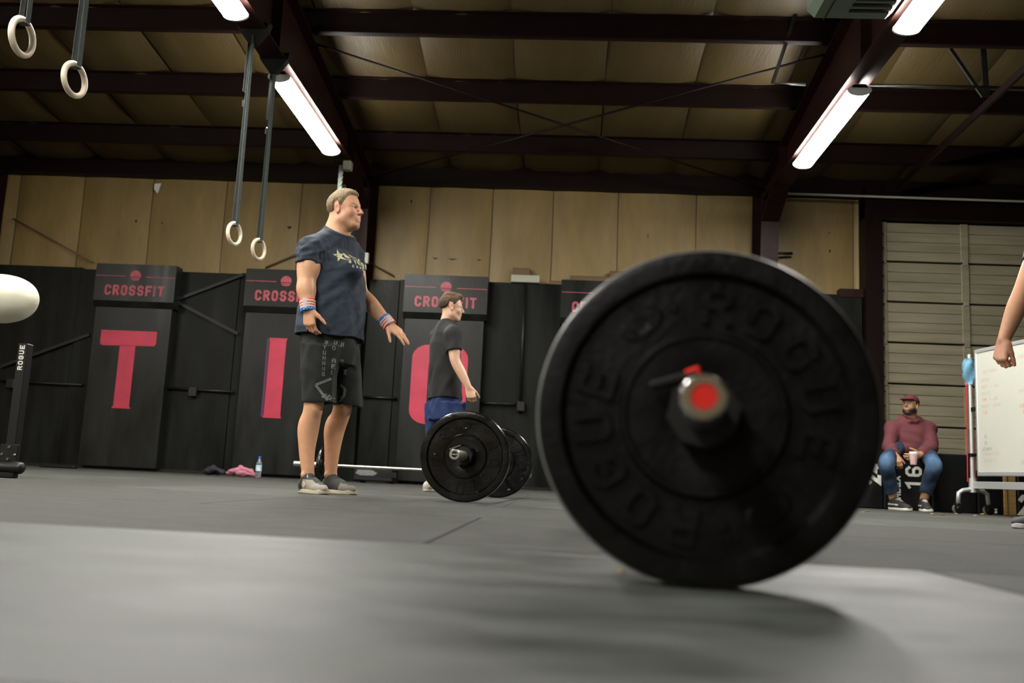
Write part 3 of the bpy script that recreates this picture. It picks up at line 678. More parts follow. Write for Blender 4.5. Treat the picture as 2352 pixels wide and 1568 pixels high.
# low black crate-like equipment at the wall foot, behind the athlete's shoes
t = thing('equipment_case', (-1.55, 10.2, 0), 'low black case with worn grey patches at the wall behind the athlete', 'case')
xa, xb = at(812, 1100, 10.1)[0], at(903, 1100, 10.1)[0]
MB().box((xa, 10.05, .02), (xb, 10.4, .16), .012).build('body', 'black', t)
MB().prism([(0, .02), (.05, .0), (.20, .0), (.24, .03), (.18, .06), (.02, .06)], (xa+.03, 10.048, .08), (1, 0, 0), (0, 0, 1), (0, -1, 0), .004).build('patch', 'greyprint', t)
MB().prism([(0, 0), (.2, -.005), (.2, .05), (.02, .045)], (xa+.28, 10.048, .075), (1, 0, 0), (0, 0, 1), (0, -1, 0), .003).build('patch', 'hub', t)
for xx in (xa+.03, xb-.08): MB().box((xx, 10.08, 0), (xx+.05, 10.37, .022)).build('foot', 'black', t)

# ================================================================== PLYO BOXES, WOODEN BOXES
YB = 9.35
def plyo(x0, x1, h, label, txt=None, y0=YB, depth=.72, m='plyo'):
    t = thing('plyo_box', ((x0+x1)/2, y0+depth/2, 0), label, 'plyo box', 'plyo boxes by the garage door')
    MB().box((x0, y0, 0), (x1, y0+depth, h), .012).build('body', m, t, 40)
    for (s_, px, py, size, rot, sw, mm, ww) in txt or ():
        q, wq = text_quads(s_, size, size*ww, size*.12, sw); p = at(px, py, y0)
        b = MB(); ux, uy = ((0, 0, 1), (-1, 0, 0)) if rot else ((1, 0, 0), (0, 0, 1))
        flat_text(b, q, (p[0], y0-.0005, p[2]), ux, uy, (0, -1, 0), .0012); b.build('lettering', mm, t)
    return t
X = lambda px, Y=YB: at(px, 1100, Y)[0]
ztop = at(2200, 1043, YB)[2]
plyo(X(1900), X(2029), ztop, 'black plyo box left of the seated man, partly behind the big plate', [('24', 2024, 1112, .15, True, .24, 'white', .6)])
plyo(X(2030), X(2139), ztop-.004, 'black plyo box marked 16 under the seated man', [('ABEX', 2069, 1146, .062, True, .24, 'white', .82), ('16', 2118, 1123, .16, True, .17, 'white', .62)])
plyo(X(2140), X(2243), ztop, 'plain black plyo box between the seated man and the whiteboard')
plyo(X(2245), X(2302), .40, 'low black plyo box behind the whiteboard wheels', [('25', 2272, 1178, .045, False, .26, 'white', .8)])
for i in range(2):
    z0 = .40*i
    x0, x1 = X(2304)+.004, X(2334); t = thing('wooden_box', ((x0+x1)/2, 9.55, z0), ['raw plywood box on the floor behind the whiteboard', 'raw plywood box stacked on another behind the whiteboard'][i], 'wooden box', 'plywood boxes behind the whiteboard')
    MB().box((x0+.035, YB+.01, z0), (x1, YB+.45, z0+.395), .004).build('body', 'wood', t); MB().box((x0, YB, z0), (x0+.034, YB+.45, z0+.39), .004).build('end_board', 'wood', t)
plyo(X(2337), X(2337)+.5, .62, 'black box with white number at the right edge of the photo', [('20', 2341, 1183, .20, False, .22, 'white', .62)], depth=.5)

# ================================================================== WHITEBOARD
w0 = at(2245, 950, 8.75); w1 = at(2352, 950, 8.10); du = unit(V(w1[0]-w0[0], w1[1]-w0[1], 0)); dn = V(du[1], -du[0], 0); dn = dn if dn[1] < 0 else -dn
dn = unit(V(-du[1], du[0], 0)); dn = dn if np.dot(dn, V(-w0[0], -w0[1], 0)) > 0 else -dn
Z = V(0, 0, 1.); o0 = V(w0[0], w0[1], 0); zB, zT = at(2245, 1090, 8.75)[2], at(2245, 806, 8.75)[2]; LW = 1.75
wb = thing('whiteboard', (o0[0], o0[1], 0), 'wheeled whiteboard covered in faded handwriting at the right edge', 'whiteboard')
def wbox(u0, u1, z0, z1, n0, n1, m, name, bev=.003, parent=None):
    c = o0+du*(u0+u1)/2+dn*(n0+n1)/2+Z*(z0+z1)/2
    return MB().obox(c, du, dn, Z, (abs(u1-u0), abs(n1-n0), abs(z1-z0)), bev).build(name, m, parent or wb)
face = wbox(.02, LW-.02, zB+.02, zT-.02, -.012, .012, 'board', 'panel', .001)
for u0, u1, z0, z1, nm in ((0, .03, zB, zT, 'frame_bar'), (LW-.03, LW, zB, zT, 'frame_bar'), (0, LW, zB-.012, zB+.03, 'frame_bar'), (0, LW, zT-.03, zT+.008, 'frame_bar')): wbox(u0, u1, z0, z1, -.02, .02, 'alu', nm, .006)
for uu in (-.10, LW+.10):
    MB().tube([o0+du*uu+Z*.28, o0+du*uu+Z*(zT-.02)], .020, 14).build('post', 'alu', wb, 40)
    MB().tube([o0+du*uu+Z*.2, o0+du*uu+Z*.33], .034, 14).build('post_socket', 'alu', wb, 40)
    for s_ in (-1, 1):
        pts = [o0+du*uu+Z*.22, o0+du*uu+dn*s_*.04+Z*.225, o0+du*uu+dn*s_*.10+Z*.215, o0+du*uu+dn*s_*.14+Z*.19, o0+du*uu+dn*s_*.15+Z*.09]
        MB().tube(pts, .020, 12).build('foot_leg', 'alu', wb, True)
        cw = o0+du*uu+dn*s_*.15+Z*.042
        fork = MB().obox(cw+Z*.03, du, dn, Z, (.05, .05, .05), .006).build('caster', 'black', wb)
        for k in (-1, 1): MB().lathe([(.0005, .010), (.024, .010), (.030, .006), (.042, .006), (.042, -.008), (.0005, -.008)], cw+du*.022*k, du*k, 24).build('wheel', 'hub' if k > 0 else 'greyprint', fork, 30)
    wbox(min(uu, uu+(.1 if uu < 0 else -.1)), max(uu, uu+(.1 if uu < 0 else -.1)), .95, .99, -.012, .012, 'black', 'hinge_arm')
wbox(-.09, LW+.09, .235, .30, -.012, .012, 'alu', 'cross_rail')
wbox(-.13, -.07, .53, .56, -.03, .03, 'black', 'clip')
rows = [(.20, 'BETHANY', 'marker_dim', .12), (.275, 'NAME', 'marker_dim', .09), (.34, 'MAT + ALI', 'marker_dim', .09), (.40, 'KENT', 'marker_dim', .09), (.455, 'TIM + JO', 'marker_red', .09), (.515, 'MATT-JAXX', 'marker_dim', .08), (.575, 'TIM', 'marker_red', .10), (.69, 'RICK', 'marker_green', .09), (.74, '- -', 'marker_green', .09), (.79, 'D', 'marker_dark', .12), (.85, 'D', 'marker_dark', .12), (.905, 'JENNY', 'marker_dark', .07), (.95, 'SAMANTHA', 'marker_dim', .07), (1.01, 'DAVE L', 'marker_dim', .10), (1.08, '- - - -', 'marker_dim', .08), (1.12, 'KELLY-SAM', 'marker_red', .10)]
rows2 = [(.12, 'END', 'marker_dim', .62), (.30, 'BEN', 'marker_red', .72), (.36, 'JESS', 'marker_dim', .72), (.42, 'NAV + LE', 'marker_dim', .62), (.49, 'WENDY', 'marker_red', .70), (.55, 'CAMERON', 'marker_red', .62), (.60, 'ROBERT', 'marker_red', .66), (.68, '- - -', 'marker_green', .66), (.74, 'SAM', 'marker_green', .66), (.80, 'LENA', 'marker_green', .66), (.91, 'TED', 'marker_dark', .66), (.96, 'THOMAS', 'marker_dark', .66), (1.03, 'BRIAN', 'marker_dim', .62)]
for dz, s_, m, u0 in rows+rows2:
    q, wq = text_quads(s_, .030, .024, .008, .09, slant=random.uniform(-.05, .2)); b = MB(); flat_text(b, q, o0+du*u0+dn*.0125+Z*(zT-dz-.03), du*(1 if np.dot(du, V(1, 0, 0)) > 0 else 1), Z, dn, .0006); b.build('handwriting', m, face)
# red loop band hung on the post, blue cloth on its top
t = thing('resistance_band', tuple(o0+du*-.10+Z*.3), 'long red elastic band looped over the whiteboard post', 'band')
for s_ in (-1, 1): MB().beam(o0+du*-.10+V(1, 0, 0)*.036*s_+Z*.30+dn*.01, o0+du*-.10+V(1, 0, 0)*.020*s_+Z*(zT-.16)+dn*.012, .012, .004, up=dn).build('band_side', 'redband', t)
MB().beam(o0+du*-.10-V(1, 0, 0)*.036+Z*.30+dn*.012, o0+du*-.10+V(1, 0, 0)*.036+Z*.30+dn*.012, .012, .004, up=dn).build('band_end', 'redband', t)
b = MB(); pc = o0+du*-.10
r = np.random.default_rng(4); vs = []; n = 14
for j in range(8):
    zz_ = zT-.06-.25*j/7; rad = .03+.035*math.sin(math.pi*min(1, (j+.5)/7))**1.0
    for i in range(n):
        a = 2*math.pi*i/n; rr = rad*(1+.35*math.sin(3*a+j*.9)+.15*r.uniform(-1, 1))*(1 if j else .8); vs.append(pc+V(rr*math.cos(a), rr*math.sin(a), 0)+Z*zz_)
b.add(vs, [(j*n+i, j*n+(i+1) % n, (j+1)*n+(i+1) % n, (j+1)*n+i) for j in range(7) for i in range(n)]+[tuple(range(n)), tuple(range(7*n, 8*n))[::-1]])
tag(b.build('cleaning_cloth', 'blue_cloth', None, True, base=tuple(pc+Z*(zT-.3))), 'pale blue cloth draped over the top of the whiteboard post', 'cloth')
# leaf scraps on the floor along the boxes
for px, py in ((1983, 1176), (1992, 1175), (2140, 1180), (2146, 1183), (2160, 1182), (2178, 1181), (2165, 1184), (2240, 1184), (2256, 1181), (2268, 1181), (2335, 1189), (2196, 1180), (1428, 1313), (1135, 1131)):
    p = atz(px, py); s_ = random.uniform(.7, 1.3)*(.03 if px > 1900 else .008); a = random.uniform(0, 6.28)
    poly = [(s_*math.cos(k)*random.uniform(.5, 1), s_*.6*math.sin(k)*random.uniform(.6, 1)) for k in np.linspace(0, 6.28, 8)[:-1]]
    b = MB().prism(poly, (0, 0, .001), (math.cos(a), math.sin(a), .12), (-math.sin(a), math.cos(a), .1), (0, 0, 1), .003); zm = min(v[2] for v in b.v)
    o = b.build('leaf_scrap', 'chip', None); o.location = (p[0], p[1], .0005-zm)
    tag(o, {1428: 'tiny tan scrap on the floor left of the huge plate', 1135: 'tiny pale scrap on the floor near the middle barbell'}.get(px, 'small dry leaf scrap on the floor along the black boxes'), 'scrap', 'leaf scraps on the floor' if px > 1900 else None)

# ================================================================== PEOPLE: one continuous surface each, grown from blended volumes
class Vol:
    def __init__(s, lo, hi, vox):
        s.lo = V(*lo); s.vox = vox; s.n = np.ceil((V(*hi)-s.lo)/vox).astype(int)+1
        s.D = np.full(tuple(s.n), 1.0, np.float32)
    def region(s, lo, hi):
        a = np.clip(np.floor((lo-s.lo)/s.vox).astype(int), 0, s.n-1); b = np.clip(np.ceil((hi-s.lo)/s.vox).astype(int)+1, 1, s.n)
        if np.any(b <= a): return None
        ax = [(s.lo[i]+s.vox*np.arange(a[i], b[i])).astype(np.float32) for i in range(3)]
        return tuple(slice(a[i], b[i]) for i in range(3)), (ax[0][:, None, None], ax[1][None, :, None], ax[2][None, None, :])
    def put(s, prim, k=.012, op='add'):
        fn, lo, hi = prim; m = k+3*s.vox
        rg = s.region(lo-m, hi+m)
        if rg is None: return s
        sl, P = rg; d = fn(*P); D = s.D[sl]
        if op == 'add': h = np.maximum(k-np.abs(D-d), 0)/k; s.D[sl] = np.minimum(D, d)-h*h*k*.25
        elif op == 'cut': d = -d; h = np.maximum(k-np.abs(D-d), 0)/k; s.D[sl] = np.maximum(D, d)+h*h*k*.25
        return s
    def every(s, fn):   # change the whole field
        ax = [(s.lo[i]+s.vox*np.arange(s.n[i])).astype(np.float32) for i in range(3)]
        s.D = fn(s.D, ax[0][:, None, None], ax[1][None, :, None], ax[2][None, None, :]).astype(np.float32); return s
    def mesh(s):
        D = s.D; D[0] = D[-1] = 1; D[:, 0] = D[:, -1] = 1; D[:, :, 0] = D[:, :, -1] = 1
        S = D < 0; c = np.zeros(tuple(s.n-1), np.uint8)
        for i in (0, 1):
            for j in (0, 1):
                for k in (0, 1): c += S[i:S.shape[0]-1+i, j:S.shape[1]-1+j, k:S.shape[2]-1+k]
        act = (c > 0) & (c < 8); ids = np.argwhere(act); idx = np.full(act.shape, -1, np.int32); idx[act] = np.arange(len(ids))
        acc = np.zeros((len(ids), 3)); cnt = np.zeros(len(ids)); cor = [(i, j, k) for i in (0, 1) for j in (0, 1) for k in (0, 1)]
        vals = {q: D[ids[:, 0]+q[0], ids[:, 1]+q[1], ids[:, 2]+q[2]] for q in cor}
        for a in cor:
            for ax in range(3):
                if a[ax]: continue
                b = list(a); b[ax] = 1; b = tuple(b); va, vb = vals[a], vals[b]; m = (va < 0) != (vb < 0)
                t = np.where(m, va/np.where(m, va-vb, 1), 0)
                for e in range(3): acc[:, e] += np.where(m, a[e]+(t if e == ax else 0), 0)
                cnt += m
        verts = s.lo+s.vox*(ids+acc/cnt[:, None]); F = []
        for ax in range(3):
            o1, o2 = (ax+1) % 3, (ax+2) % 3
            sa = [slice(None)]*3; sb = [slice(None)]*3; sa[ax] = slice(0, -1); sb[ax] = slice(1, None)
            for q in (sa, sb): q[o1] = slice(1, -1); q[o2] = slice(1, -1)
            A, B = S[tuple(sa)], S[tuple(sb)]; w = np.argwhere(A != B)
            if not len(w): continue
            fl = A[tuple(w.T)]; cell = w.copy(); cell[:, o1] += 1; cell[:, o2] += 1
            def g(d1, d2):
                q = cell.copy(); q[:, o1] += d1; q[:, o2] += d2; return idx[tuple(q.T)]
            q = np.stack([g(-1, -1), g(0, -1), g(0, 0), g(-1, 0)], 1); q[~fl] = q[~fl][:, ::-1]; F.append(q)
        return verts, np.concatenate(F)
def mesh_obj(name, verts, faces, m, parent, color=None, relax=1):
    off = wl(parent)
    if relax:
        for _ in range(relax):
            n = len(verts); s = np.zeros((n, 3)); ct = np.zeros(n)
            for a, b in ((0, 1), (1, 2), (2, 3), (3, 0)):
                for p, q in ((a, b), (b, a)):
                    for e in range(3): s[:, e] += np.bincount(faces[:, p], verts[faces[:, q], e], n)
                    ct += np.bincount(faces[:, p], minlength=n)
            verts = verts*.5+.5*s/np.maximum(ct, 1)[:, None]
    me = bpy.data.meshes.new(name); me.vertices.add(len(verts)); me.vertices.foreach_set('co', (verts-off).astype(np.float32).ravel())
    me.loops.add(faces.size); me.loops.foreach_set('vertex_index', faces.astype(np.int32).ravel())
    me.polygons.add(len(faces)); me.polygons.foreach_set('loop_start', np.arange(0, faces.size, 4, dtype=np.int32)); me.polygons.foreach_set('loop_total', np.full(len(faces), 4, np.int32))
    me.update(calc_edges=True); me.validate()
    if color is not None:
        c = np.asarray(color(verts) if callable(color) else np.tile(color, (len(verts), 1)), np.float32); at_ = me.color_attributes.new('Col', 'FLOAT_COLOR', 'POINT')
        at_.data.foreach_set('color', np.concatenate([c, np.ones((len(c), 1), np.float32)], 1).ravel())
    o = mkobj(name, me, m, parent, True, off)
    return o
# primitives: (function, lo, hi)
def cone(a, b, ra, rb):
    a, b = V(*a), V(*b); ab = b-a; L2 = max(ab@ab, 1e-9); r = max(ra, rb)
    def fn(x, y, z):
        px, py, pz = x-a[0], y-a[1], z-a[2]; t = np.clip((px*ab[0]+py*ab[1]+pz*ab[2])/L2, 0, 1)
        return np.sqrt((px-t*ab[0])**2+(py-t*ab[1])**2+(pz-t*ab[2])**2)-(ra+(rb-ra)*t)
    return fn, np.minimum(a, b)-r, np.maximum(a, b)+r
def ell(c, rad, ax=None):
    c = V(*c); A = np.eye(3) if ax is None else np.array(ax, float); rad = V(*rad); R = max(rad)
    def fn(x, y, z):
        p = (x-c[0], y-c[1], z-c[2]); q = [p[0]*A[i, 0]+p[1]*A[i, 1]+p[2]*A[i, 2] for i in range(3)]
        k0 = np.sqrt(sum((q[i]/rad[i])**2 for i in range(3)))+1e-9; k1 = np.sqrt(sum((q[i]/rad[i]**2)**2 for i in range(3)))+1e-9
        return k0*(k0-1)/k1
    return fn, c-R, c+R
def loft(sl, f, r):
    """stack of ellipses: (x, y, z, half width along r, half depth along f), z increasing"""
    sl = sorted(sl, key=lambda q: q[2]); zs = np.array([q[2] for q in sl]); A = np.array(sl, float); mx = A[:, 3:].max()
    def fn(x, y, z):
        zz = np.clip(z, zs[0], zs[-1]).ravel(); I = [np.interp(zz, zs, A[:, i])[None, None, :] for i in (0, 1, 3, 4)]
        px, py = x-I[0], y-I[1]; u = (px*r[0]+py*r[1])/I[2]; v = (px*f[0]+py*f[1])/I[3]
        k0 = np.sqrt(u*u+v*v)+1e-9; k1 = np.sqrt((u/I[2])**2+(v/I[3])**2)+1e-9
        d = k0*(k0-1)/k1; return np.maximum(d, np.maximum(zs[0]-z, z-zs[-1]))
    lo = V(A[:, 0].min()-mx, A[:, 1].min()-mx, zs[0]); hi = V(A[:, 0].max()+mx, A[:, 1].max()+mx, zs[-1])
    return fn, lo, hi
def chain(vol, pts, rads, k=.014):
    P = [V(*p) for p in pts]; n = len(P); Q = []; R = []
    for i in range(n-1):   # smooth curve through the joints
        p0, p1, p2, p3 = P[max(i-1, 0)], P[i], P[i+1], P[min(i+2, n-1)]; r0, r1, r2, r3 = rads[max(i-1, 0)], rads[i], rads[i+1], rads[min(i+2, n-1)]
        for t in np.linspace(0, 1, 7)[:-1]:
            h = [-.5*t**3+t*t-.5*t, 1.5*t**3-2.5*t*t+1, -1.5*t**3+2*t*t+.5*t, .5*t**3-.5*t*t]
            Q.append(h[0]*p0+h[1]*p1+h[2]*p2+h[3]*p3); R.append(h[0]*r0+h[1]*r1+h[2]*r2+h[3]*r3)
    Q.append(P[-1]); R.append(rads[-1])
    sub = Vol.__new__(Vol); sub.lo = vol.lo; sub.vox = vol.vox; sub.n = vol.n
    prims = [cone(Q[i], Q[i+1], R[i], R[i+1]) for i in range(len(Q)-1)]
    lo = np.min([p[1] for p in prims], 0); hi = np.max([p[2] for p in prims], 0)
    rg = vol.region(lo-k-3*vol.vox, hi+k+3*vol.vox)
    if rg is None: return
    sl, G = rg; D = np.full(vol.D[sl].shape, 1.0, np.float32); org = [s_.start for s_ in sl]
    for fn, a, b in prims:
        m = k+3*vol.vox; r2 = vol.region(a-m, b+m)
        if r2 is None: continue
        s2, G2 = r2; loc = tuple(slice(q.start-o_, q.stop-o_) for q, o_ in zip(s2, org)); D[loc] = np.minimum(D[loc], fn(*G2))
    E_ = vol.D[sl]; h = np.maximum(k-np.abs(E_-D), 0)/k; vol.D[sl] = np.minimum(E_, D)-h*h*k*.25
def fr(theta): t = math.radians(theta); f = V(math.cos(t), math.sin(t), 0); return f, V(f[1], -f[0], 0)
def head(vol, o, yaw, pitch=0.0, s=1.0, jaw=1.0, open_mouth=0.0):
    """o: centre between the ears; features placed in forward/right/up"""
    f, r = fr(yaw); u = V(0, 0, 1); p = math.radians(pitch); f, u = math.cos(p)*f+math.sin(p)*u, -math.sin(p)*f+math.cos(p)*u
    P = lambda a, b, c: V(*o)+s*(a*f+b*r+c*u); AX = [f, r, u]; E = lambda a, b, c, R, k, op='add', AXX=None: vol.put(ell(P(a, b, c), [s*q for q in R], AXX or AX), k*s, op)
    E(-.012, 0, .036, (.098, .077, .082), .01)
    E(.022, 0, -.028, (.068, .060*jaw, .088), .03)
    E(.066, 0, -.100, (.026, .028*jaw, .021), .026)
    for q in (-1, 1):
        E(.004, q*.050*jaw, -.062, (.030, .016, .028), .03); vol.put(cone(P(.060, q*.020*jaw, -.100), P(.004, q*.052*jaw, -.070), .017*s, .016*s), .025*s)
        E(.056, q*.034, -.030, (.026, .022, .024), .022)
        vol.put(cone(P(.078, q*.012, .020), P(.058, q*.046, .014), .0125*s, .008*s), .018*s)
    vol.put(cone(P(.083, 0, .016), P(.111, 0, -.026), .0085*s, .0105*s), .011*s)
    E(.108, 0, -.030, (.0125, .0115, .0095), .006)
    for q in (-1, 1): E(.092, q*.0135, -.034, (.011, .0075, .0085), .006)
    for q in (-1, 1):
        E(.088, q*.032, .001, (.017, .018, .0115), .009, 'cut'); E(.0690, q*.031, .0, (.0125, .0135, .012), .003)
        vol.put(cone(P(.083, q*.019, .0085), P(.077, q*.044, .0065), .0042*s, .0036*s), .004*s)
        vol.put(cone(P(.0825, q*.020, -.0085), P(.077, q*.043, -.0075), .0036*s, .003*s), .005*s)
    E(.076, 0, -.064, (.021, .031, .026), .018)
    vol.put(cone(P(.0905, -.018, -.0605), P(.0905, .018, -.0605), .0052*s, .0052*s), .007*s)
    vol.put(cone(P(.0875, -.016, -.0725), P(.0875, .016, -.0725), .0056*s, .0056*s), .007*s)
    vol.put(cone(P(.101, -.024, -.0665), P(.101, .024, -.0665), (.0028+open_mouth)*s, (.0028+open_mouth)*s), .003*s, 'cut')
    for q in (-1, 1):
        e1 = unit(f*.95+r*.25*q*-1); AXe = [unit(f+u*.25), r*1.0, unit(u-f*.25)]
        E(-.008, q*.077, -.006, (.0175, .0070, .030), .005, 'add', AXe); E(-.004, q*.085, -.002, (.0095, .0085, .019), .003, 'cut', AXe)
        E(-.004, q*.079, -.030, (.010, .006, .011), .006)
    return P, f, r, u
def hand(vol, w, d, n, tdir, s=1.0, curl=(20, 25, 30, 35), thumb=(35, 20), tout=.8, spread=.07):
    """w wrist, d towards the knuckles, n out of the back of the hand, tdir the thumb's side"""
    w = V(*w); d = unit(d); t = unit(tdir-d*np.dot(tdir, d)); n = unit(n-d*np.dot(n, d)-t*np.dot(n, t))
    pal = .088*s
    for i, off in enumerate((.030, .010, -.010, -.029)):
        kn = w+d*(pal-(.0, -.003, .002, .010)[i]*s)+t*off*s+n*(.004-.003*abs(i-1))*s
        vol.put(cone(w+t*off*.55*s+d*.006*s, kn, .0165*s, .0128*s), .012*s)
    vol.put(ell(w+d*.045*s-n*.004*s, (.046*s, .036*s, .014*s), [d, t, n]), .012*s)
    L = ((.041, .025, .020), (.045, .029, .021), (.042, .027, .021), (.033, .020, .018))
    for i, off in enumerate((.030, .010, -.010, -.029)):
        p = w+d*(pal-(.0, -.003, .002, .010)[i]*s)+t*off*s+n*(.004-.003*abs(i-1))*s; a = 0
        dd = unit(d+t*off/.03*spread); r0 = (.0092, .0096, .0092, .0080)[i]*s
        for j in range(3):
            a += math.radians(curl[i]*(.8, 1.1, .7)[j]); v = dd*math.cos(a)-n*math.sin(a); q = p+v*L[i][j]*s; r1 = r0*.93
            vol.put(cone(p, q, r0, r1 if j < 2 else r1*.86), .0045*s); p = q; r0 = r1
    p = w+d*.018*s+t*.026*s-n*.004*s; v = unit(d*.75+t*tout-n*.25); q = p+v*.042*s; vol.put(cone(p, q, .0175*s, .0125*s), .014*s)
    for j, (ln, rr) in enumerate(((.033, .0105), (.026, .0088))):
        v = unit(v*math.cos(math.radians(thumb[j]))+unit(d*.8-n*.5)*math.sin(math.radians(thumb[j]))); p, q = q, q+v*ln*s; vol.put(cone(p, q, rr*1.08*s, rr*.92*s), .006*s)
    return w+d*pal
def shoe(parent, heel, yaw, L, name_parts, up_col, sole_col, vox=.004, lace_col=(.01, .01, .01), tongue=None, W_=1.0, toe_up=0.0):
    """heel: floor point below the heel; upper with collar, sole, laces"""
    f, r = fr(yaw); s = L/.30; B = V(heel[0], heel[1], heel[2] if len(heel) > 2 else 0.0); P = lambda a, b, c: B+s*(a*f+b*r*W_+c*V(0, 0, 1))
    g = thing_part('shoe', parent, B)
    pts = [P(.0, 0, 0), P(.3, 0, 0)]; lo = np.minimum(pts[0], pts[1])-.09; hi = np.maximum(pts[0], pts[1])+.09; hi[2] = B[2]+.17; lo[2] = B[2]-.01
    v = Vol(lo, hi, vox)
    v.put(ell(P(.045, 0, .045), (.048*s, .040*s, .050*s), [f, r, V(0, 0, 1)]), .01); v.put(cone(P(.05, 0, .050), P(.15, 0, .048), .042*s, .042*s), .02)
    v.put(ell(P(.205, .004, .030), (.088*s, .047*s, .040*s), [f, r, V(0, 0, 1)]), .02); v.put(cone(P(.055, 0, .06), P(.062, 0, .098), .040*s, .041*s), .015); v.put(cone(P(.09, 0, .085), P(.17, 0, .055), .032*s, .030*s), .02)
    v.put(cone(P(.052, 0, .092), P(.050, 0, .16), .032*s, .036*s), .006, 'cut')
    v.every(lambda D, x, y, z: np.maximum(D, (B[2]+.022*s)-z))
    vv, ff = v.mesh(); up = mesh_obj(name_parts[0], vv, ff, 'shoe', g, up_col(B, f, r, s) if callable(up_col) else up_col)
    v = Vol(lo, hi, vox)
    def sole(x, y, z):
        px, py = x-B[0], y-B[1]; a = (px*f[0]+py*f[1])/s; b = (px*r[0]+py*r[1])/s; t = np.clip((a-.04)/.21, 0, 1); hw = .041+.010*np.sin(np.clip((a-.08)/.2, 0, 1)*math.pi)
        d2 = np.sqrt((a-(.04+.21*t))**2+(b/W_)**2)-hw; zz = (z-B[2])/s; top = .026+.010*np.clip((.06-a)/.06, 0, 1)+.007*np.clip((a-.24)/.05, 0, 1); bot = .006*np.clip((a-.26)/.04, 0, 1)+toe_up*0
        return s*np.maximum(d2, np.maximum(zz-top, bot-zz))+z*0
    v.put((sole, lo, hi), .004); vv, ff = v.mesh(); mesh_obj(name_parts[1], vv, ff, 'shoe', g, sole_col(B, f, r, s) if callable(sole_col) else sole_col)
    for i in range(4):
        a = .108+.019*i; zc = .117-.375*(a-.09); wd = .024
        MB().tube([P(a, -wd, zc-.011), P(a+.004, -wd*.4, zc+.001), P(a+.004, wd*.4, zc+.001), P(a, wd, zc-.011)], .0032*s, 6).build('lace', LACE[lace_col], g, True)
    return g
def thing_part(name, parent, loc):
    o = bpy.data.objects.new(name, None); COL.objects.link(o); o.parent = parent; o.location = tuple(V(*loc)-wl(parent)); o.empty_display_size = .05; return o
LACE = {(.01, .01, .01): mat('black_lace', (.012, .013, .014), .7), (.6, .6, .55): mat('white_lace', (.6, .6, .55), .8), (.3, .3, .28): mat('grey_lace', (.3, .3, .28), .8)}
def folds(seed, amp, k, dirs=8, axis=None):
    r = np.random.default_rng(seed); ks = []
    for i in range(dirs):
        v = r.normal(size=3)
        if axis is not None: v = v-np.dot(v, axis)*V(*axis)*.8
        ks.append((unit(v)*k*r.uniform(.6, 1.7), r.uniform(0, 6.28), r.uniform(.5, 1)))
    def fn(x, y, z):
        s = 0
        for q, ph, a in ks: s = s+a*np.sin(x*q[0]+y*q[1]+z*q[2]+ph+1.2*np.sin(.5*(x*q[1]+y*q[2]+z*q[0])))
        return amp*s/dirs**.5
    return fn
def decal(target, quads, o, ux, uy, n, name, m, parent, lift=.0015):
    """print: lay 2-D quads on the surface of a garment along -n"""
    me = target.data; bv = BVHTree.FromPolygons([v.co for v in me.vertices], [p.vertices for p in me.polygons]); off = Vector(wl(target)); b = MB()
    o, ux, uy, n = V(*o), unit(ux), unit(uy), unit(n)
    for q in quads:
        vs = []
        for x, y in q:
            p = o+ux*x+uy*y+n*.4; h = bv.ray_cast(Vector(p)-off, Vector(-n), 1.0)
            if h[0] is None: vs = []; break
            vs.append(np.array(h[0]+off)+np.array(h[1])*lift)
        if vs and max(np.linalg.norm(vs[i]-vs[i-1]) for i in range(4)) < .08: b.add(vs, [(0, 1, 2, 3)])
    if b.v: b.build(name, m, parent)
def skin_color(base, parts=()):
    base = V(*base)
    def fn(v):
        c = np.tile(base, (len(v), 1)); 
        for p, rad, col, w in parts:
            d = np.linalg.norm(v-V(*p), axis=1); a = (np.clip(1-d/rad, 0, 1)**.5*w)[:, None]; c = c*(1-a)+V(*col)*a
        return c
    return fn

def flatcone(a, b, ra, rb):
    a, b = V(*a), V(*b); fn0, lo, hi = cone(a, b, ra, rb); d = unit(b-a); L = np.linalg.norm(b-a)
    def fn(x, y, z): return np.maximum(fn0(x, y, z), (x-b[0])*d[0]+(y-b[1])*d[1]+(z-b[2])*d[2])
    return fn, lo, hi
def hair_mesh(parent, o, AX, s, line, col, thick=.006, vox=.004, lump=.002, name='hair', extra=()):
    f, r, u = AX; P = lambda a, b, c: V(*o)+s*(a*f+b*r+c*u)
    v = Vol(V(*o)-.16*s, V(*o)+.18*s, vox)
    v.put(ell(P(-.012, 0, .036), ((.098+thick)*s, (.077+thick)*s, (.082+thick)*s), AX), .01)
    for e in extra: v.put(ell(P(*e[0]), [q*s for q in e[1]], AX), .02)
    la = np.array([q[0] for q in line]); lc = np.array([q[1] for q in line]); nz = folds(11, lump, 420, 10)
    def ev(D, x, y, z):
        px, py, pz = x-o[0], y-o[1], z-o[2]; a = (px*f[0]+py*f[1]+pz*f[2])/s; c = (px*u[0]+py*u[1]+pz*u[2])/s
        e = c-np.interp(a, la, lc); return np.maximum(D+nz(x, y, z)+np.clip(thick*1.35-.30*e, 0, thick*1.35)*s, -s*e*.8)
    v.every(ev); vv, ff = v.mesh()
    return mesh_obj(name, vv, ff, 'hair', parent, col, relax=0)

